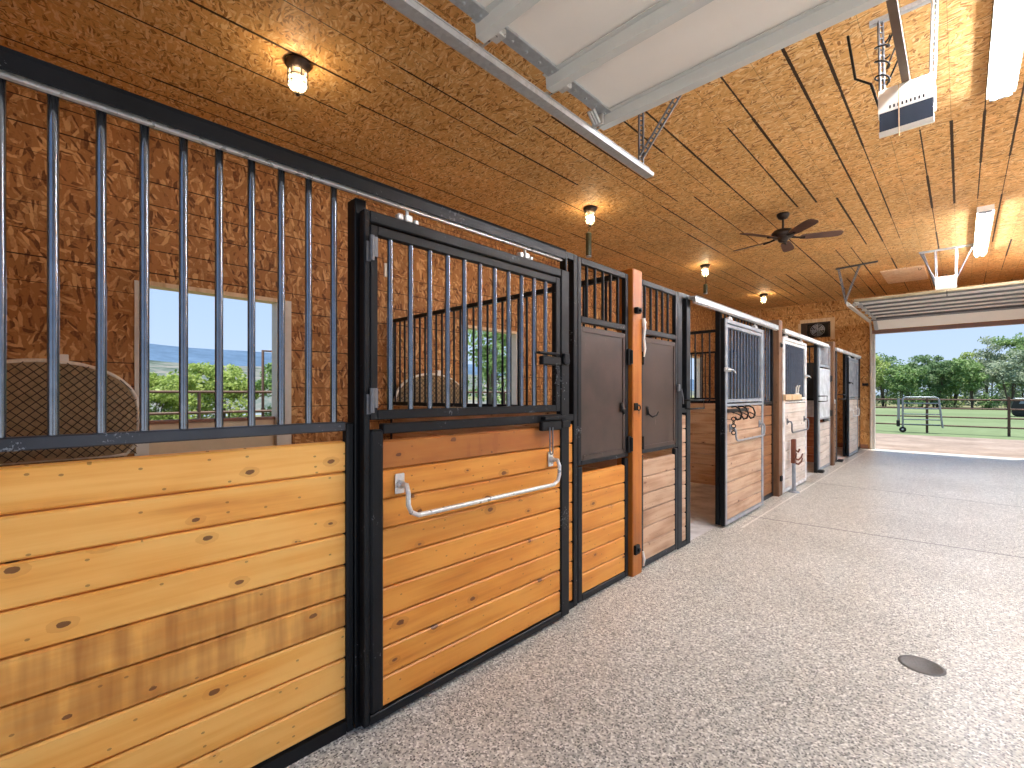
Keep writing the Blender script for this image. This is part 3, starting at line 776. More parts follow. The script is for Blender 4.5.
# ------------------------------------------------------------------ dividers between stalls
def divider(y, label, board, plated=False):
    t = thing('stall_divider', label, 'partition', (-3.5, y, 0))
    x0, x1 = XB + .03, -1.90
    for a, b2 in ((2.245, 2.285), (1.215, 1.255)): MB().box(x0 + .04, x1, y - .02, y + .02, a, b2).build('rail', M['black'], t)
    MB().box(x0, x0 + .04, y - .022, y + .022, 0, 2.285).build('post', M['black'], t)
    if plated:
        MB().box(-2.8, x1, y - .012, y - .004, 1.255, 1.95).build('rubber_sheet', M['rubber'], t)
        MB().box(-2.8, x1, y - .03, y - .02, .90, 1.215).build('grey_sheet', M['grey_gloss_plate'], t)
    n = int((x1 - x0) / .107)
    for k in range(n):
        x = x0 + .085 + (x1 - x0 - .1) * k / n
        MB().tube([(x, y, 1.255), (x, y, 2.245)], .0115, 8).build('bar', M['dark_frame'], t)
    mb = MB(); h = 1.19 / 8
    for i in range(8):
        mb.box(x0 + .04, x1, y - .019, y + .019, .02 + i * h + .002, .02 + (i + 1) * h - .002, .1 + R.random() * .5, .008)
    mb.build('planking', M[board], t)
    return t
divider(POSTS[0], 'barred partition of boards seen through the nearest sliding door', 'pine_div')
divider(POSTS[1], 'barred partition of tan boards seen through the open second doorway', 'pine_div')
divider(POSTS[2], 'partition with black and grey sheets seen through the third doorway', 'pine_red', True)

# ------------------------------------------------------------------ hay nets on the back wall
def hay_net(yc, label):
    t = thing('hay_net', label, 'hay net', (XB, yc, 1.6), 'hay nets on the back wall')
    x = XB + .10
    hw, zt, zb = .575, 1.615, .845
    prof = []
    N = 40
    for k in range(N + 1):
        a = PI * k / N
        prof.append((yc + hw * math.cos(a) * (1.0), 1.16 + (zt - 1.16) * (math.sin(a) ** .75)))
    prof += [(yc - hw, 1.02), (yc - hw * .96, .92), (yc - hw * .86, zb), (yc + hw * .86, zb), (yc + hw * .96, .92), (yc + hw, 1.02)]
    pts = [(x, p[0], p[1]) for p in prof]
    MB().tube(pts + [pts[0]], .0165, 8).build('hoop', M['hoop'], t)
    # cords: a diamond net that bulges out from the hoop
    def inside(y, z):
        if z < zb or abs(y - yc) > hw: return False
        if z <= 1.16: return True
        c = (y - yc) / hw
        return z <= 1.16 + (zt - 1.16) * (max(0, 1 - c * c) ** .375)
    def bulge(y, z):
        c = (y - yc) / hw; w = (z - 1.2) / .42
        return x + .02 + .11 * max(0, 1 - c * c) * max(0, 1 - w * w)
    net = MB(); step = .046
    for fam in (1, -1):
        for k in range(-40, 41):
            run = []
            for i in range(-60, 61):
                s = i * .04
                y = yc + (k * step + fam * s) * .707 * 1.0; z = 1.2 + (s - fam * k * step) * .707
                y += .012 * math.sin(z * 9); 
                if inside(y, z): run.append((bulge(y, z), y, z))
                elif run:
                    if len(run) > 1: net.tube(run, .0032, 4, False)
                    run = []
            if len(run) > 1: net.tube(run, .0032, 4, False)
    net.build('netting', M['rope'], t)
    # hay bag behind the cords
    bg = MB(); n, m = 14, 12; vs = []; fs = []
    for j in range(m + 1):
        z = zb + (zt - .01 - zb) * j / m
        lim = hw if z <= 1.16 else hw * math.sqrt(max(0, 1 - ((z - 1.16) / (zt - 1.16)) ** 2.667))
        for i in range(n + 1):
            y = yc + (-1 + 2 * i / n) * lim * .975
            vs.append((bulge(y, z) - .02, y, z))
    for j in range(m):
        for i in range(n): fs.append((j * (n + 1) + i, j * (n + 1) + i + 1, (j + 1) * (n + 1) + i + 1, (j + 1) * (n + 1) + i))
    bg.add(vs, fs, 0, True)
    o = bg.build('hay_bag', M['hay'], t)
    MB().box(XB + .003, XB + .115, yc + .09, yc + .14, zt - .02, zt + .055, 0, .004).build('bracket', M['white_plastic'], t)
    return t
hay_net(.06, 'round topped hay net on the back wall behind the nearest bars')
hay_net(.06 + BAY, 'round topped hay net seen through the first partition bars')
b = MB().box(XB, XB + .03, 3.065, 3.115, 2.82, 3.0, 0, .006).box(XB, XB + .03, 3.13, 3.19, 2.98, 3.09, 0, .006)
# ------------------------------------------------------------------ ceiling lights
def jar_light(y, label):
    x = -3.385; z = CEIL
    t = thing('ceiling_light', label, 'ceiling light', (x, y, z), 'caged jar lights over the stalls')
    MB().lathe([(0, 0), (.085, 0), (.085, -.022), (.07, -.03), (.062, -.055), (0, -.055)], x, y, 24, cz=z).build('base_plate', M['amber_dark'], t)
    g = MB().lathe([(.05, -.055), (.058, -.07), (.058, -.165), (.05, -.19), (.03, -.205), (0, -.208)], x, y, 20, cz=z).build('jar_glass', M['jar'], t)
    MB().lathe([(0, -.10), (.022, -.10), (.026, -.13), (.02, -.155), (0, -.165)], x, y, 12, cz=z).build('bulb', M['bulb'], t)
    cg = MB()
    for k in range(6):
        a = 2 * PI * k / 6; ca, sa = math.cos(a), math.sin(a)
        cg.tube([(x + .065 * ca, y + .065 * sa, z - .055), (x + .066 * ca, y + .066 * sa, z - .17), (x + .05 * ca, y + .05 * sa, z - .2), (x + .01 * ca, y + .01 * sa, z - .222)], .0035, 5)
    for zz in (.07, .11, .155): ring(cg, (x, y, z - zz), .066, .0035, 'XY', 20)
    cg.lathe([(0, -.225), (.018, -.222), (.012, -.235), (0, -.24)], x, y, 10, cz=z)
    cg.build('wire_cage', M['fan_bronze'], t)
    return t
jar_light(1.31, 'caged jar light on the ceiling above the nearest stall')
jar_light(4.92, 'caged jar light with a long trap below it, above the brown feed doors')
jar_light(8.59, 'caged jar light with a short trap below it, above the open doorway')
jar_light(12.1, 'farthest caged jar light, above the last stall near the end wall')
def fly_trap(y, z0, z1, label):
    x = -3.38
    t = thing('fly_trap', label, 'fly trap', (x, y, z0), 'hanging traps over the stalls')
    r = .036
    MB().lathe([(0, 0), (r * .9, 0), (r, .012), (r, z1 - z0 - .012), (r * .7, z1 - z0), (0, z1 - z0)], x, y, 14, cz=z0).build('trap_tube', M['olive'], t)
    MB().lathe([(0, 0), (r * 1.02, 0), (r * 1.02, -.012), (0, -.018)], x, y, 14, cz=z0).build('cap', M['galv'], t)
    MB().tube([(x, y, z1), (x + .008, y, z1 + .05), (x, y, CEIL)], .004, 5).build('cord', M['dark_iron'], t)
fly_trap(4.88, 3.09, 3.385, 'longer olive trap tube hanging above the brown feed doors')
fly_trap(8.595, 3.19, 3.36, 'smaller olive trap tube hanging above the open second doorway')

# ------------------------------------------------------------------ fluorescents
def fluor(y0, y1, label, x=.215):
    z = CEIL
    t = thing('ceiling_strip_light', label, 'fluorescent light', (x, (y0 + y1) / 2, z), 'fluorescent strips along the aisle')
    h = MB().prism([(x - .078, z), (x + .078, z), (x + .078, z - .068), (x + .012, z - .066), (x + .006, z - .082), (x - .006, z - .082), (x - .012, z - .066), (x - .078, z - .068)], 'Y', y0, y1)
    h.build('housing', M['white_plastic'], t)
    for dx in (-.035, .035):
        MB().tube([(x + dx, y0 + .035, z - .086), (x + dx, y1 - .035, z - .086)], .0165, 10).build('tube', M['tube'], t)
    e = MB()
    for y in (y0, y1 - .03, (y0 + y1) / 2 - .015): MB().box(x - .062, x + .062, y, y + .03, z - .094, z - .069, 0, .004).build('lampholder', M['grey_frame'], t)
    return t
fluor(2.72, 5.16, 'long fluorescent strip nearest the camera, right of the opener')
fluor(8.30, 10.86, 'fluorescent strip farther down the aisle, near the end door')
fluor(2.72, 5.16, 'added unseen fill strip along the right wall, first from the near doorway', 1.45)  # this and the next two strips are added out of view as fill
fluor(5.9, 8.34, 'added unseen fill strip along the right wall, second from the near doorway', 1.45)
fluor(9.4, 11.84, 'added unseen fill strip along the right wall, third from the near doorway', 1.45)

# ------------------------------------------------------------------ ceiling fan
fx, fy = -1.683, 6.845
t = thing('ceiling_fan', 'dark bronze five blade ceiling fan over the aisle', 'ceiling fan', (fx, fy, CEIL))
MB().lathe([(0, 0), (.075, 0), (.075, -.02), (.055, -.06), (.02, -.075), (0, -.075)], fx, fy, 24, cz=CEIL).build('canopy', M['fan_bronze'], t)
MB().tube([(fx, fy, CEIL - .07), (fx, fy, 3.50)], .013, 10).build('downrod', M['fan_bronze'], t)
MB().lathe([(0, 3.52), (.05, 3.51), (.11, 3.49), (.135, 3.46), (.135, 3.42), (.11, 3.395), (.06, 3.385), (.06, 3.36), (.045, 3.345), (0, 3.34)], fx, fy, 28).build('motor_housing', M['fan_bronze'], t)
for ang in (29, 101, 173, 245, 317):
    a = math.radians(ang - 4)
    d = Vector((math.cos(a), math.sin(a), 0)); w = Vector((-math.sin(a), math.cos(a), 0)); tilt = Vector((0, 0, 1))
    zc = 3.385
    vs = []; prof = []
    for i, (r_, hwid) in enumerate(((.20, .045), (.26, .058), (.40, .066), (.56, .070), (.63, .062), (.665, .035))):
        for s_ in (-1, 1):
            for th in (0, .007):
                p = Vector((fx, fy, zc)) + d * r_ + w * (s_ * hwid) + tilt * (s_ * hwid * -.22 + th)
                vs.append(p)
    fs = []
    for i in range(5):
        b0, b1 = i * 4, (i + 1) * 4
        fs += [(b0, b1, b1 + 2, b0 + 2), (b0 + 1, b0 + 3, b1 + 3, b1 + 1), (b0, b0 + 1, b1 + 1, b1), (b0 + 2, b1 + 2, b1 + 3, b0 + 3)]
    fs += [(0, 2, 3, 1), (20, 21, 23, 22)]
    bl = MB().add(vs, fs, R.random()).build('blade', M['fan_blade'], t)
    MB().tube([Vector((fx, fy, 3.40)) + d * .10, Vector((fx, fy, 3.385)) + d * .17, Vector((fx, fy, 3.382)) + d * .25], [.016, .012, .018], 6).build('blade_iron', M['fan_bronze'], bl)

# ------------------------------------------------------------------ sectional garage doors
def perforated(mb, p0, p1, w=.03):
    a, b2 = Vector(p0), Vector(p1); d = (b2 - a); L = d.length; d.normalize()
    u = d.orthogonal().normalized(); v = d.cross(u)
    n = max(2, int(L / .035))
    # two rails with rungs: the punched holes of a slotted angle stay open
    for s_ in (-1, 1):
        q = u * (s_ * w * .5)
        mb.tube([a + q, b2 + q], w * .3, 5)
    for k in range(n + 1):
        c = a + d * (L * k / n)
        mb.tube([c - u * w * .5, c + u * w * .5], w * .24, 4)
    mb.tube([a + u * w * .5, b2 + u * w * .5 + v * .0], w * .16, 4)
    return mb
def sect_door(label, x0, x1, path, mat='cream_panel', smat='strut', sd=.06):
    """path: (y, z) joints of the sections from the inner (top) edge to the outer (bottom) edge; z is the underside"""
    y0, z0 = path[0]
    t = thing('sectional_garage_door', label, 'garage door', ((x0 + x1) / 2, y0, z0), 'overhead sectional doors')
    for k in range(len(path) - 1):
        (ya, za), (yb, zb) = path[k], path[k + 1]
        d = Vector((yb - ya, zb - za)); L = d.length - .006; d.normalize()
        nrm = Vector((-d.y, d.x)) if d.x > 0 else Vector((d.y, -d.x))     # upwards
        def P(u, h): return (ya + d.x * u + nrm.x * h, za + d.y * u + nrm.y * h)
        def slab(mb, xa, xb, u0, u1, h0, h1): return mb.prism([P(u0, h0), P(u1, h0), P(u1, h1), P(u0, h1)], 'X', xa, xb)
        o = slab(MB(), x0 + .055, x1 - .055, 0, L, .035, .075).build('section', M[mat], t)
        for (u, v) in ((x0, x0 + .075), (x1 - .075, x1)):
            e = slab(MB(), u, v, 0, L, .022, .078)
            for q in range(4):
                p = P(L * (.2 + .2 * q), .022)
                e.lathe([(0, -.006), (.007, -.005), (.008, 0)], (u + v) / 2, p[0], 8, cz=p[1])
            e.build('end_stile', M['galv'], o)
        w = .085
        pr = [P(-.006, .030), P(-.006, .026), P(.022, .026), P(.028, .026 - sd), P(.012 + w - .016, .026 - sd), P(.012 + w - .010, .026), P(.012 + w + .018, .026), P(.012 + w + .018, .030)]
        MB().prism(pr, 'X', x0 - .02, x1 + .02).build('strut', M[smat], t)
        for sx, xx in ((-1, x0), (1, x1)):
            yr, zr = P(.035 if k == 0 else 0, -.01)
            rl = MB().tube([(xx - sx * .06, yr, zr), (xx + sx * .075, yr, zr)], .006, 8)
            rl.lathe([(0, -.012), (.022, -.012), (.024, 0), (.022, .012), (0, .012)], xx + sx * .085, yr, 14, axis='X', cz=zr)
            rl.box(min(xx, xx - sx * .07), max(xx, xx - sx * .07), yr - .035, yr + .035, zr - .008, zr + .03, 0, .004)
            rl.build('roller', M['chrome'], t)
    s0 = 1 if path[1][0] < y0 else -1
    MB().box(x0, x1, y0, y0 + s0 * .03, z0 + .02, z0 + .075, 0, .01).build('edge_strip', M['seal_tan'], t)
    for xx in (x0 - .005, x1 + .005):
        bb = MB()
        for q in (-.018, 0, .018): bb.tube([(xx + q, y0 - s0 * .125, z0 - .035), (xx + q, y0 - s0 * .19, z0 + .020)], .011, 8)
        bb.box(xx - .04, xx + .04, y0 - s0 * .105, y0 - s0 * .125, z0 - .045, z0 + .02, 0, .004)
        bb.build('top_bracket', M['chrome'], t)
    return t
sect_door('near garage door, cream panels rolled open under the ceiling', -1.64, 1.24, [(2.59 - .52 * k, 3.09) for k in range(6)])
sect_door('far garage door, rolled up open beyond the hanging opener', -1.50, 1.10, [(11.12 + .5 * k, 3.105 - .004 * k) for k in range(6)] + [(14.03, 2.84)], 'cream_panel', 'galv_dark', .022)
def door_rail(label, x, sgn, y0, y1, z, brace, mat='galv', down=None):
    """horizontal C-shaped track on the side sgn of the door"""
    t = thing('garage_door_track', label, 'garage door track', (x, (y0 + y1) / 2, z), 'overhead door tracks')
    web = x; o = -sgn
    pr = [(0, -.035), (0, .035), (.012, .035), (.030, .028), (.028, .024), (.010, .031), (.004, .028), (.004, -.028), (.012, -.032), (.050, -.030), (.058, -.014), (.063, -.016), (.056, -.036), (.012, -.037)]
    pr = [(web + o * p * 1.15, z + q * 1.1) for p, q in pr]
    pts = [(web, z - .04), (web - sgn * -.0, z + .06)]
    MB().prism(pr, 'Y', y0, y1).build('channel', M[mat], t)
    MB().box(web + sgn * .004, web, y0, y1, z - .01, z + .065).build('stiffener', M[mat], t)
    if down:
        ye, zb, s2 = down
        pth = []
        rr = .32
        for k in range(9):
            a = (PI / 2) * k / 8
            pth.append((x + o * .022, ye - s2 * rr + s2 * rr * math.sin(a), z - rr + rr * math.cos(a)))
        pth.append((x + o * .022, ye, zb))
        v = MB()
        for i in range(len(pth) - 1):
            pass
        v.tube(pth, .024, 6)
        v.build('curved_rail', M[mat], t)
    for (p0, p1) in brace:
        perforated(MB(), p0, p1).build('hanger', M['galv_dark'], t)
    return t
door_rail('galvanised track holding the left side of the near garage door', -1.725, -1, -.3, 3.24, 3.03, [((-1.735, 3.19, 3.05), (-1.735, 3.19, CEIL)), ((-1.735, 3.19, 3.14), (-1.25, 3.19, CEIL))])
door_rail('galvanised track holding the right side of the near garage door', 1.33, 1, -.3, 3.24, 3.03, [((1.335, 3.19, 3.05), (1.335, 3.19, CEIL))])
door_rail('pale track curving down left of the far doorway', -1.60, -1, 10.95, 13.80, 3.08, [((-1.61, 10.97, 3.1), (-1.66, 10.5, CEIL - .01)), ((-1.61, 10.93, 3.16), (-1.33, 10.47, CEIL - .01)), ((-1.70, 10.52, CEIL - .02), (-1.07, 10.40, CEIL - .02))], 'alu', (14.12, .02, 1))
door_rail('pale track along the right side of the far garage door', 1.20, 1, 10.95, 13.80, 3.08, [((1.21, 11.0, 3.1), (1.21, 11.0, CEIL))], 'alu', (14.12, .02, 1))

# ------------------------------------------------------------------ openers
def opener(label, yc, sgn, far, xc, z0):
    """yc: centre; the rail runs off in direction sgn"""
    w, L, hh = .128, .13, (.215 if far else .30)
    t = thing('garage_door_opener', label, 'garage door opener', (xc, yc, z0), 'garage door openers')
    yn = yc - L                      # face turned to the camera
    q = hh / .30
    body = [(yn + .02, z0 + .12 * q), (yn, z0 + .145 * q), (yn + .006, z0 + hh - .05 * q), (yn + .03, z0 + hh), (yc + L, z0 + hh), (yc + L, z0 + .17 * q)]
    MB().prism(body, 'X', xc - w, xc + w).build('body', M['white_plastic'], t)
    lens = [(yn + .001, z0 + .142 * q), (yn + .008, z0 + .034 * q), (yn + .03, z0 + .022 * q), (yn + .10, z0 + .09 * q), (yn + .10, z0 + .125 * q), (yn + .025, z0 + .118 * q)]
    MB().prism(lens, 'X', xc - w + .006, xc + w - .006).build('lens', M['smoke' if not far else 'white_plastic'], t)
    MB().prism([(yn + .007, z0 + .034 * q), (yn + .022, z0 + .010 * q), (yn + .05, z0 + .014 * q), (yn + .12, z0 + .075 * q), (yn + .105, z0 + .088 * q), (yn + .03, z0 + .021 * q)], 'X', xc - w + .003, xc + w - .003).build('lens_rim', M['white_plastic'], t)
    vt = MB()
    for k in range(9): vt.box(xc - .075 + k * .019, xc - .067 + k * .019, yn - .001, yn + .004, z0 + .158 * q, z0 + .176 * q)
    vt.build('vent_slot', M['dark_iron'], t)
    for s_ in (-1, 1):
        p = xc + s_ * (w - .012)
        hx = MB()
        perforated(hx, (p, yc - .04, z0 + hh - .01), (p + s_ * .01, yc - .04, CEIL - .02), .026)
        hx.build('hanging_strap', M['galv' if s_ > 0 else 'galv_dark'], t)
    st = MB().box(xc - (.33 if far else .18), xc + (.33 if far else .18), yc - .055, yc - .025, CEIL - .03, CEIL)
    st.build('ceiling_bar', M['galv'], t)
    if far:
        for s_ in (-1, 1): MB().tube([(xc + s_ * w, yc - .04, z0 + hh - .03), (xc + s_ * .31, yc - .04, CEIL - .03)], .011, 6).build('brace', M['galv_dark'], t)
        MB().tube([(xc - .28, yc + .0, CEIL - .02), (xc - .16, yc + .9, 3.28)], .016, 6).build('brace', M['galv_dark'], t)
    r = MB().box(xc - .019, xc + .019, yc + sgn * .02, yc + sgn * 3.1, z0 + hh + .002, z0 + hh + .030).box(xc - .004, xc + .004, yc + sgn * .02, yc + sgn * 3.1, z0 + hh + .030, z0 + hh + .055)
    r.build('rail', M['rust_rail'], t)
    if not far:
        for k in range(3):
            zz = z0 + hh + .08 + .12 * k
            c = MB(); pts = []
            for m in range(15):
                a = 2 * PI * m / 12
                pts.append((xc - w + .012 + .036 * math.cos(a), yc - .045 + .036 * math.sin(a), zz + .035 * math.sin(a * .5 + k)))
            pts.append((xc - w + .09, yc - .05, zz + .10)); 
            c.tube(pts, .0055, 6); c.build('cable', M['dark_iron'], t)
        MB().tube([(xc - w - .005, yc + .02, z0 + hh - .06), (xc - w - .05, yc + .01, z0 + hh + .12), (xc - w - .13, yc + .0, CEIL - .3), (xc - w - .17, yc + .0, CEIL)], .008, 6).build('cable', M['dark_iron'], t)
        MB().tube([(xc - .03, yn - .012, z0 + hh - .01), (xc - .028, yn - .012, z0 - .03)], .003, 5).build('pull_cord', M['trim_wood'], t)
    else:
        MB().tube([(xc + .01, yc - .02, z0), (xc + .012, yc - .02, z0 - .10)], .006, 6).build('pull_cord', M['dark_iron'], t)
    return t
opener('white garage door opener with a dark lens hanging near the camera', 3.73, -1, False, -.240, 2.925)
opener('small white garage door opener hanging before the far doorway', 10.33, 1, True, -.183, 3.03)

# attic hatch, exhaust fan, wall box, drain
hx = thing('attic_hatch', 'pale board attic hatch in the ceiling beside the far opener', 'hatch', (-.8, 12.0, CEIL))
MB().box(-1.13, -.49, 11.35, 12.72, CEIL - .02, CEIL - .001, 0, .003).build('board', M['hatch'], hx)
ring(MB(), (-.56, 11.5, CEIL - .035), .02, .004, 'XZ').build('pull_ring', M['dark_iron'], hx)
t = thing('exhaust_fan', 'square exhaust fan set in the end wall above the stalls', 'exhaust fan', ((VENT[0] + VENT[1]) / 2, YF, 3.0))
f = MB().box(VENT[0], VENT[1], YF + .005, YF + .10, VENT[2], VENT[2] + .03).box(VENT[0], VENT[1], YF + .005, YF + .10, VENT[3] - .03, VENT[3]).box(VENT[0], VENT[0] + .14, YF + .005, YF + .10, VENT[2] + .03, VENT[3] - .03).box(VENT[1] - .05, VENT[1], YF + .005, YF + .10, VENT[2] + .03, VENT[3] - .03)
f.build('housing', M['amber_dark'], t)
MB().box(VENT[0], VENT[1], YF + .11, YF + .13, VENT[2], VENT[3]).build('back_shutter', M['dark_iron'], t)
vx, vz = -2.695, 3.0
g = MB()
for r_ in (.05, .085, .12, .155): ring(g, (vx, YF + .01, vz), r_, .004, 'XZ', 24)
for k in range(4):
    a = PI * k / 4; g.tube([(vx - .16 * math.cos(a), YF + .012, vz - .16 * math.sin(a)), (vx + .16 * math.cos(a), YF + .012, vz + .16 * math.sin(a))], .004, 5)
g.build('guard', M['galv'], t)
for k in range(4):
    a = PI / 2 * k + .4; d = Vector((math.cos(a), 0, math.sin(a))); w = Vector((-math.sin(a), 0, math.cos(a))); c = Vector((vx, YF + .05, vz))
    MB().add([c + d * .03 - w * .02, c + d * .145 - w * .05 + Vector((0, .02, 0)), c + d * .145 + w * .05 - Vector((0, .02, 0)), c + d * .03 + w * .02,
              c + d * .03 - w * .02 + Vector((0, .004, 0)), c + d * .145 - w * .05 + Vector((0, .024, 0)), c + d * .145 + w * .05 - Vector((0, .016, 0)), c + d * .03 + w * .02 + Vector((0, .004, 0))],
             [(0, 1, 2, 3), (7, 6, 5, 4), (0, 4, 5, 1), (1, 5, 6, 2), (2, 6, 7, 3), (3, 7, 4, 0)]).build('blade', M['galv_dark'], t)
MB().lathe([(0, 0), (.04, .0), (.045, .03), (0, .035)], vx, YF + .03, 16, axis='Y', cz=vz).build('hub', M['dark_iron'], t)
tr = MB().box(VENT[0] - .02, VENT[1] + .09, YF - .018, YF, VENT[3], VENT[3] + .09).box(VENT[1], VENT[1] + .09, YF - .018, YF, VENT[2] - .06, VENT[3]).box(VENT[0] - .06, VENT[0], YF - .018, YF, VENT[2] - .06, VENT[3])
struct('trim_4', tr, M['trim_wood'])
t = thing('door_switch', 'black door control box on the end wall left of the far doorway', 'switch', (-1.69, YF, 1.58))
MB().box(-1.755, -1.635, YF - .04, YF, 1.535, 1.60, 0, .006).build('housing', M['rubber'], t)
MB().box(-1.73, -1.70, YF - .052, YF - .04, 1.55, 1.585).box(-1.69, -1.66, YF - .052, YF - .04, 1.55, 1.585).build('button', M['dark_iron'], t)
t = thing('floor_drain', 'round grey drain cover set in the aisle floor', 'drain', (-.145, 3.1, 0))
MB().lathe([(0, .0015), (.078, .0015), (.079, .003), (.084, .003), (.085, .0015), (.092, .001), (.094, -.002)], -.145, 3.1, 36).build('cover', plain('drain_cover', '5a5753', .6, var=.3, scale=120), t)
t = thing('wall_mount', 'small white bracket high on the back wall above the first partition', 'bracket', (XB, 3.1, 2.95))
MB().box(XB, XB + .025, 3.06, 3.10, 2.82, 2.99, 0, .006).build('arm', M['white_plastic'], t)
MB().box(XB, XB + .04, 3.105, 3.16, 2.97, 3.07, 0, .008).build('block', M['white_plastic'], t)

# ------------------------------------------------------------------ outdoors
def terrain(name, x0, x1, y0, y1, n, m, fn, mat, label=None, cat=None):
    mb = MB(); vs = []; fs = []
    for j in range(m + 1):
        for i in range(n + 1):
            x = x0 + (x1 - x0) * i / n; y = y0 + (y1 - y0) * j / m
            vs.append((x, y, fn(x, y)))
    for j in range(m):
        for i in range(n): fs.append((j * (n + 1) + i, j * (n + 1) + i + 1, (j + 1) * (n + 1) + i + 1, (j + 1) * (n + 1) + i))
    mb.add(vs, fs, 0, True)
    return struct(name, mb, mat)
terrain('ground_yard', -14, 14, 14.322, 21.3, 20, 8, lambda x, y: -.03 - .07 * (y - 14.3) / 7, M['dirt'])
terrain('ground_lawn', -40, 45, 21.3, 70, 20, 12, lambda x, y: -.105 - .012 * (y - 21.3) * .3, M['lawn'])
terrain('ground_meadow', -160, 160, 70, 300, 12, 12, lambda x, y: -.28, M['field'])
terrain('ground_pasture', -60, -5.36, -30, 21.3, 20, 16, lambda x, y: -.12 - max(0, -9 - x) * .022, M['field'])
terrain('ground_apron', XR + .16, 40, -30, 21.3, 8, 8, lambda x, y: -.12, M['concrete'])
terrain('ground_drive', -5.36, XR + .16, -30, YN - .16, 8, 8, lambda x, y: -.12, M['concrete'])

# pipe fence beyond the far doorway
t = thing('pipe_fence', 'brown pipe rail fence between the dirt yard and the lawn', 'fence', (0, 23.0, -.12))
for x in (-7.13, -5.06, -2.99, -.92, 1.15, 3.22, 5.29): MB().tube([(x, 23, -.13), (x, 23, 1.24)], .038, 10).build('post', M['pipe_brown'], t)
for z in (1.115, .80, .49, .175): MB().tube([(-8, 22.97, z), (6.5, 23.0, z)], .027, 8).build('rail', M['pipe_brown'], t)
# steel tube gate in front of it
t = thing('tube_gate', 'silver tube gate with a wheel leaning open against the pipe fence', 'gate', (-1.0, 22.7, -.1))
G0, G1 = Vector((-1.58, 22.60, 0)), Vector((-.55, 22.78, 0))
def gp(s, z): p = G0.lerp(G1, s); return (p.x, p.y, z)
fr = MB().tube([gp(0, .02), gp(0, 1.12), gp(.02, 1.17), gp(.08, 1.2), gp(.86, 1.2), gp(.93, 1.17), gp(.96, 1.1), gp(1.04, .25), gp(1.06, .1)], .03, 8)
fr.build('frame', M['gate_grey'], t)
for z in (.98, .78, .58, .38, .2): MB().tube([gp(0, z), gp(1.0, z)], .02, 7).build('bar', M['gate_grey'], t)
MB().tube([(-1.70, 22.58, .1), (-1.70, 22.58, 1.15)], .04, 8).build('hinge_post', M['gate_grey'], t)
w = MB().lathe([(.03, -.03), (.09, -.03), (.105, -.015), (.105, .015), (.09, .03), (.03, .03)], G0.x, G0.y - .03, 18, axis='Y', cz=.0).build('wheel', M['rubber'], t)
MB().lathe([(0, -.032), (.035, -.032), (.035, .032), (0, .032)], G0.x, G0.y - .03, 12, axis='Y', cz=.0).build('hub', M['white_plastic'], w)
MB().box(-1.76, -1.66, 22.53, 22.62, .12, .34, 0, .01).build('latch_box', M['rubber'], t)

# parked utility vehicle at the right edge
def vehicle(x, y):
    z = -.22
    t = thing('utility_vehicle', 'dark blue utility vehicle parked on the lawn by the fence', 'vehicle', (x, y, z))
    b2 = [(0, .25), (-.05, .65), (.10, 1.12), (.9, 1.18), (1.05, .82), (2.35, .78), (2.4, .28)]
    MB().prism([(x + p[0], z + p[1]) for p in b2], 'Y', y, y + 1.5).build('body', M['car_blue'], t)
    MB().box(x + .12, x + 1.0, y - .02, y + 1.5, z + 1.185, z + 1.24, 0, .02).build('roof', M['gate_grey'], t)
    MB().prism([(x + .30, z + .88), (x + .40, z + 1.10), (x + .82, z + 1.12), (x + .86, z + .88)], 'Y', y - .004, y + .01).build('window', M['glass_dark'], t)
    for dx in (.35, 1.95):
        for yy in (y - .02, y + 1.32):
            MB().lathe([(.08, 0), (.27, 0), (.3, .04), (.3, .16), (.27, .2), (.08, .2)], x + dx, yy, 20, axis='Y', cz=z + .3).build('wheel', M['rubber'], t)
vehicle(2.35, 44.3)

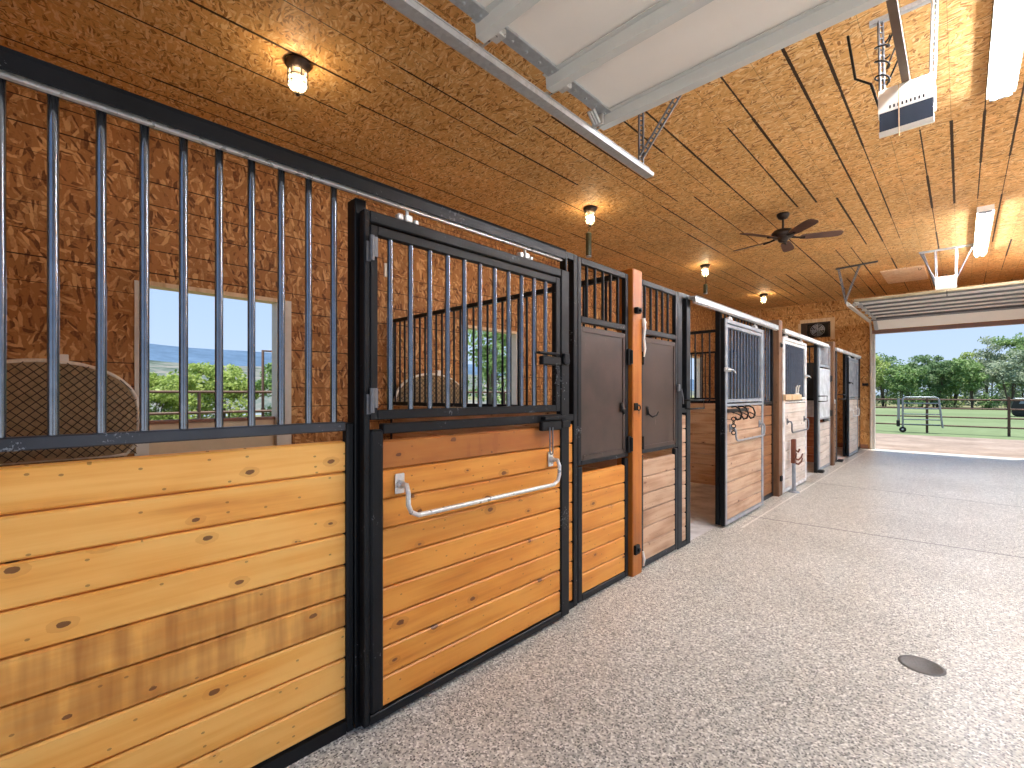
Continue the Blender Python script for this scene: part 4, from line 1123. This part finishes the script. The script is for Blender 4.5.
# trees
def leaves(mb, c, rad, n, size, rng):
    for _ in range(n):
        while True:
            p = Vector((rng.uniform(-1, 1), rng.uniform(-1, 1), rng.uniform(-1, 1)))
            if .25 < p.length < 1: break
        q = Vector((c[0] + p.x * rad[0], c[1] + p.y * rad[1], c[2] + p.z * rad[2]))
        a = Vector((rng.gauss(0, 1), rng.gauss(0, 1), rng.gauss(0, .8))).normalized(); b2 = a.orthogonal().normalized()
        s = size * rng.uniform(.6, 1.3)
        mb.add([q - a * s, q + b2 * s * .6, q + a * s, q - b2 * s * .6], [(0, 1, 2, 3)], rng.random())
def tree(name, label, x, y, z, h, spread, mat, seed, trunks=3, n=2200, low=.22, group=None, leaf=.13, cat='tree', bare=0):
    rng = random.Random(seed)
    t = thing(name, label, cat, (x, y, z), group)
    tr = MB(); cl = []
    for k in range(trunks):
        a = rng.uniform(0, 2 * PI); lean = rng.uniform(.05, .28) * spread
        p0 = Vector((x + .15 * math.cos(a), y + .15 * math.sin(a), z))
        p1 = p0 + Vector((lean * math.cos(a) * .5, lean * math.sin(a) * .5, h * .35)); p2 = p0 + Vector((lean * math.cos(a) * 1.3, lean * math.sin(a) * 1.3, h * rng.uniform(.6, .97)))
        r0 = h * .010
        tr.tube([p0, p0.lerp(p1, .5) + Vector((rng.gauss(0, .05), 0, 0)), p1, p1.lerp(p2, .5), p2], [r0 * 1.3, r0, r0 * .8, r0 * .55, r0 * .25], 7)
        for j in range(6):
            s = p1.lerp(p2, rng.random()); b2 = rng.uniform(0, 2 * PI); ln = spread * rng.uniform(.3, .6)
            e = s + Vector((math.cos(b2) * ln, math.sin(b2) * ln, ln * rng.uniform(.2, .9)))
            if e.z > z + h: e.z = z + h * .97
            tr.tube([s, s.lerp(e, .5) + Vector((0, 0, .1)), e], [r0 * .4, r0 * .25, r0 * .1], 5)
            cl.append(e)
        cl.append(p2)
    tr.build('trunk', M['bark'], t)
    f = MB(); per = max(1, n // (len(cl) + 6))
    for e in cl:
        r_ = spread * rng.uniform(.15, .30)
        leaves(f, (e.x, e.y, e.z), (r_, r_, r_ * .75), per, leaf, rng)
    for k in range(6 if low > .01 else 14):
        a = rng.uniform(0, 2 * PI); rr = spread * rng.uniform(.2, .7)
        leaves(f, (x + rr * math.cos(a), y + rr * math.sin(a), z + h * (low + (.75 - low) * ((k % 6) + rng.random()) / 6)), (spread * .4, spread * .4, h * .14), int(per * 1.6), leaf, rng)
    f.build('crown', M[mat], t, fix=False)
    return t
FAR = [  # x, y, height, spread, foliage, label
    (-8.2, 66, 5.9, 2.6, 'leaf_yellow', 'yellow green tree hard against the left jamb of the far doorway'),
    (-6.6, 70, 6.1, 2.9, 'leaf_dark', 'deep green tree behind the left end of the silver gate'),
    (-4.4, 66, 4.5, 2.3, 'leaf_green', 'low green tree directly behind the silver gate'),
    (-3.4, 71, 5.7, 2.5, 'leaf_dark', 'tall deep green tree above the right end of the silver gate'),
    (-2.0, 67, 5.2, 2.3, 'leaf_dark', 'deep green tree just right of the silver gate'),
    (-.7, 72, 5.9, 2.6, 'leaf_yellow', 'yellow green tree in the middle of the far doorway'),
    (.8, 66, 5.5, 2.2, 'leaf_green', 'mid green tree left of the gaunt bare topped tree'),
    (2.0, 72, 7.6, 2.6, 'leaf_silver', 'grey green tree with a thin gaunt top'),
    (3.4, 66, 5.7, 2.5, 'leaf_silver', 'silvery low willow left of the right fence post'),
    (4.8, 70, 7.4, 2.6, 'leaf_green', 'tall green tree above the right fence post'),
    (6.4, 67, 7.5, 2.8, 'leaf_green', 'broad green tree above the dark blue vehicle'),
    (8.6, 70, 7.2, 3.0, 'leaf_green', 'green tree at the right edge of the far doorway'),
]
for i, (x, y, h, sp, mt, lb) in enumerate(FAR):
    tree('leafy_tree', lb, x, y, -.28, h, sp, mt, 100 + i, 4 + i % 3, 3600, .02, 'trees beyond the lawn', .13)
for i in range(11):
    tree('leafy_bush', 'dense green bush filling the gap behind the tree trunks', -15 + i * 3.2, 86 + (i * 37 % 5), -.28, 4.2 + (i * 7 % 3) * .5, 2.3, ('leaf_green', 'leaf_dark', 'leaf_silver')[i % 3], 230 + i, 4, 1500, .0, 'bushes behind the far tree trunks', .17, 'bush')
# bushes and pipe corral seen through the stall openings
LB = [(-27, 1.0, 2.55, 'bright green bush in the left part of the nearest window'), (-29, 4.2, 2.7, 'bright green bush left of the middle of the nearest window'), (-30, 7.6, 3.3, 'tall bright green bush in the middle of the nearest window'),
      (-28.5, 10.6, 3.35, 'bright green bush right of the middle of the nearest window'), (-36, 19.0, 2.0, 'low green bush behind the tall corral gate frame')]
for i, (x, y, h, lb) in enumerate(LB):
    tree('leafy_bush', lb, x, y, -.55, h, 2.1, 'leaf_yellow' if i != 3 else 'leaf_green', 300 + i, 5, 4200, .0, 'bushes beyond the corral', .11, 'bush')
for i, (x, y, h) in enumerate(((-22, 20.5, 6.0), (-25, 25, 6.6), (-24, 30, 5.5))):
    tree('leafy_tree', ('green tree on the left in the second window', 'green tree in the middle of the second window', 'green tree on the right in the second window')[i], x, y, -.5, h, 2.4, 'leaf_green', 330 + i, 4, 2200, .1, 'trees seen through the second window', .12)
t = thing('corral_fence', 'brown pipe corral rails seen low through the nearest window', 'fence', (-12, 3, -.15))
for y in (-2.4, .0, 2.54, 4.55, 7.0, 9.5, 12, 14.5, 17): MB().tube([(-12, y, -.2), (-12, y, 1.39)], .034, 8).build('post', M['pipe_brown'], t)
for z in (1.385, .93, .47): MB().tube([(-12, -4, z), (-12, 18, z)], .03, 8).build('rail', M['pipe_brown'], t)
t = thing('gate_frame', 'tall brown pipe gate frame at the right of the nearest window', 'gate frame', (-12.1, 4.2, -.15))
MB().tube([(-12.12, 3.87, -.2), (-12.12, 3.87, 2.38), (-12.12, 5.6, 2.38), (-12.12, 5.6, -.2)], .036, 8).build('frame', M['pipe_brown'], t)
# hills and mountains
def ridge(name, x0, ya, yb, hfn, mat, depth):
    mb = MB(); n = 90; vs = []; fs = []
    for i in range(n + 1):
        y = ya + (yb - ya) * i / n; h = hfn(i / n, y)
        vs += [(x0 + depth, y, -6), (x0 + depth * .5, y, -3 + h * .62), (x0, y, h), (x0 - depth, y, -6)]
    for i in range(n):
        for k in range(3): fs.append((i * 4 + k, i * 4 + k + 1, (i + 1) * 4 + k + 1, (i + 1) * 4 + k))
    mb.add(vs, fs, 0, True)
    return struct(name, mb, mat)
ridge('hill_pale', -330, -160, 600, lambda s, y: 22 - 7 * s + 2.0 * math.sin(s * 11) + 1.0 * math.sin(s * 37), M['hill'], 150)
ridge('mountain_blue', -1500, -1500, 4500, lambda s, y: 142 - 52 * s + 9 * math.sin(s * 31) + 5 * math.sin(s * 77 + 1), M['mountain'], 500)

# ------------------------------------------------------------------ daylight
wd = bpy.data.worlds.new('sky'); SC.world = wd; wd.use_nodes = True
nt = wd.node_tree; nt.nodes.clear()
out = nt.nodes.new('ShaderNodeOutputWorld'); bg = nt.nodes.new('ShaderNodeBackground')
tc = nt.nodes.new('ShaderNodeTexCoord'); sx = nt.nodes.new('ShaderNodeSeparateXYZ'); rp = nt.nodes.new('ShaderNodeValToRGB')
nt.links.new(tc.outputs['Generated'], sx.inputs[0]); nt.links.new(sx.outputs[2], rp.inputs[0])
el = rp.color_ramp.elements
el[0].position = 0.0; el[0].color = (.58, .72, .93, 1); el[1].position = .55; el[1].color = (.26, .46, .86, 1)
e2 = el.new(.12); e2.color = (.50, .665, .93, 1)
nt.links.new(rp.outputs[0], bg.inputs[0]); nt.links.new(bg.outputs[0], out.inputs[0])
bg.inputs[1].default_value = .55
sl = bpy.data.lights.new('sun', 'SUN'); sl.energy = 4.6; sl.angle = .01; sl.color = (1, .96, .9)
so = bpy.data.objects.new('sun', sl); COL.objects.link(so)
so.rotation_euler = Vector((.12, .17, .975)).to_track_quat('Z', 'Y').to_euler()

# ------------------------------------------------------------------ camera
cam = bpy.data.cameras.new('camera'); co = bpy.data.objects.new('camera', cam); COL.objects.link(co)
cam.sensor_fit = 'HORIZONTAL'; cam.sensor_width = 36.0; cam.lens = 464.4 / 1024 * 36
cam.shift_y = (392.8 - 384) / 1024
co.location = (0, 0, 1.366); co.rotation_euler = (PI / 2, 0, math.radians(44.08))
cam.clip_start = .05; cam.clip_end = 6000
SC.camera = co
vs = SC.view_settings
vs.view_transform = 'Standard'; vs.look = 'None'; vs.exposure = 1.08; vs.gamma = 1.0; vs.use_curve_mapping = False
SC.cycles.max_bounces = 10; SC.cycles.diffuse_bounces = 6; SC.cycles.sample_clamp_indirect = 6
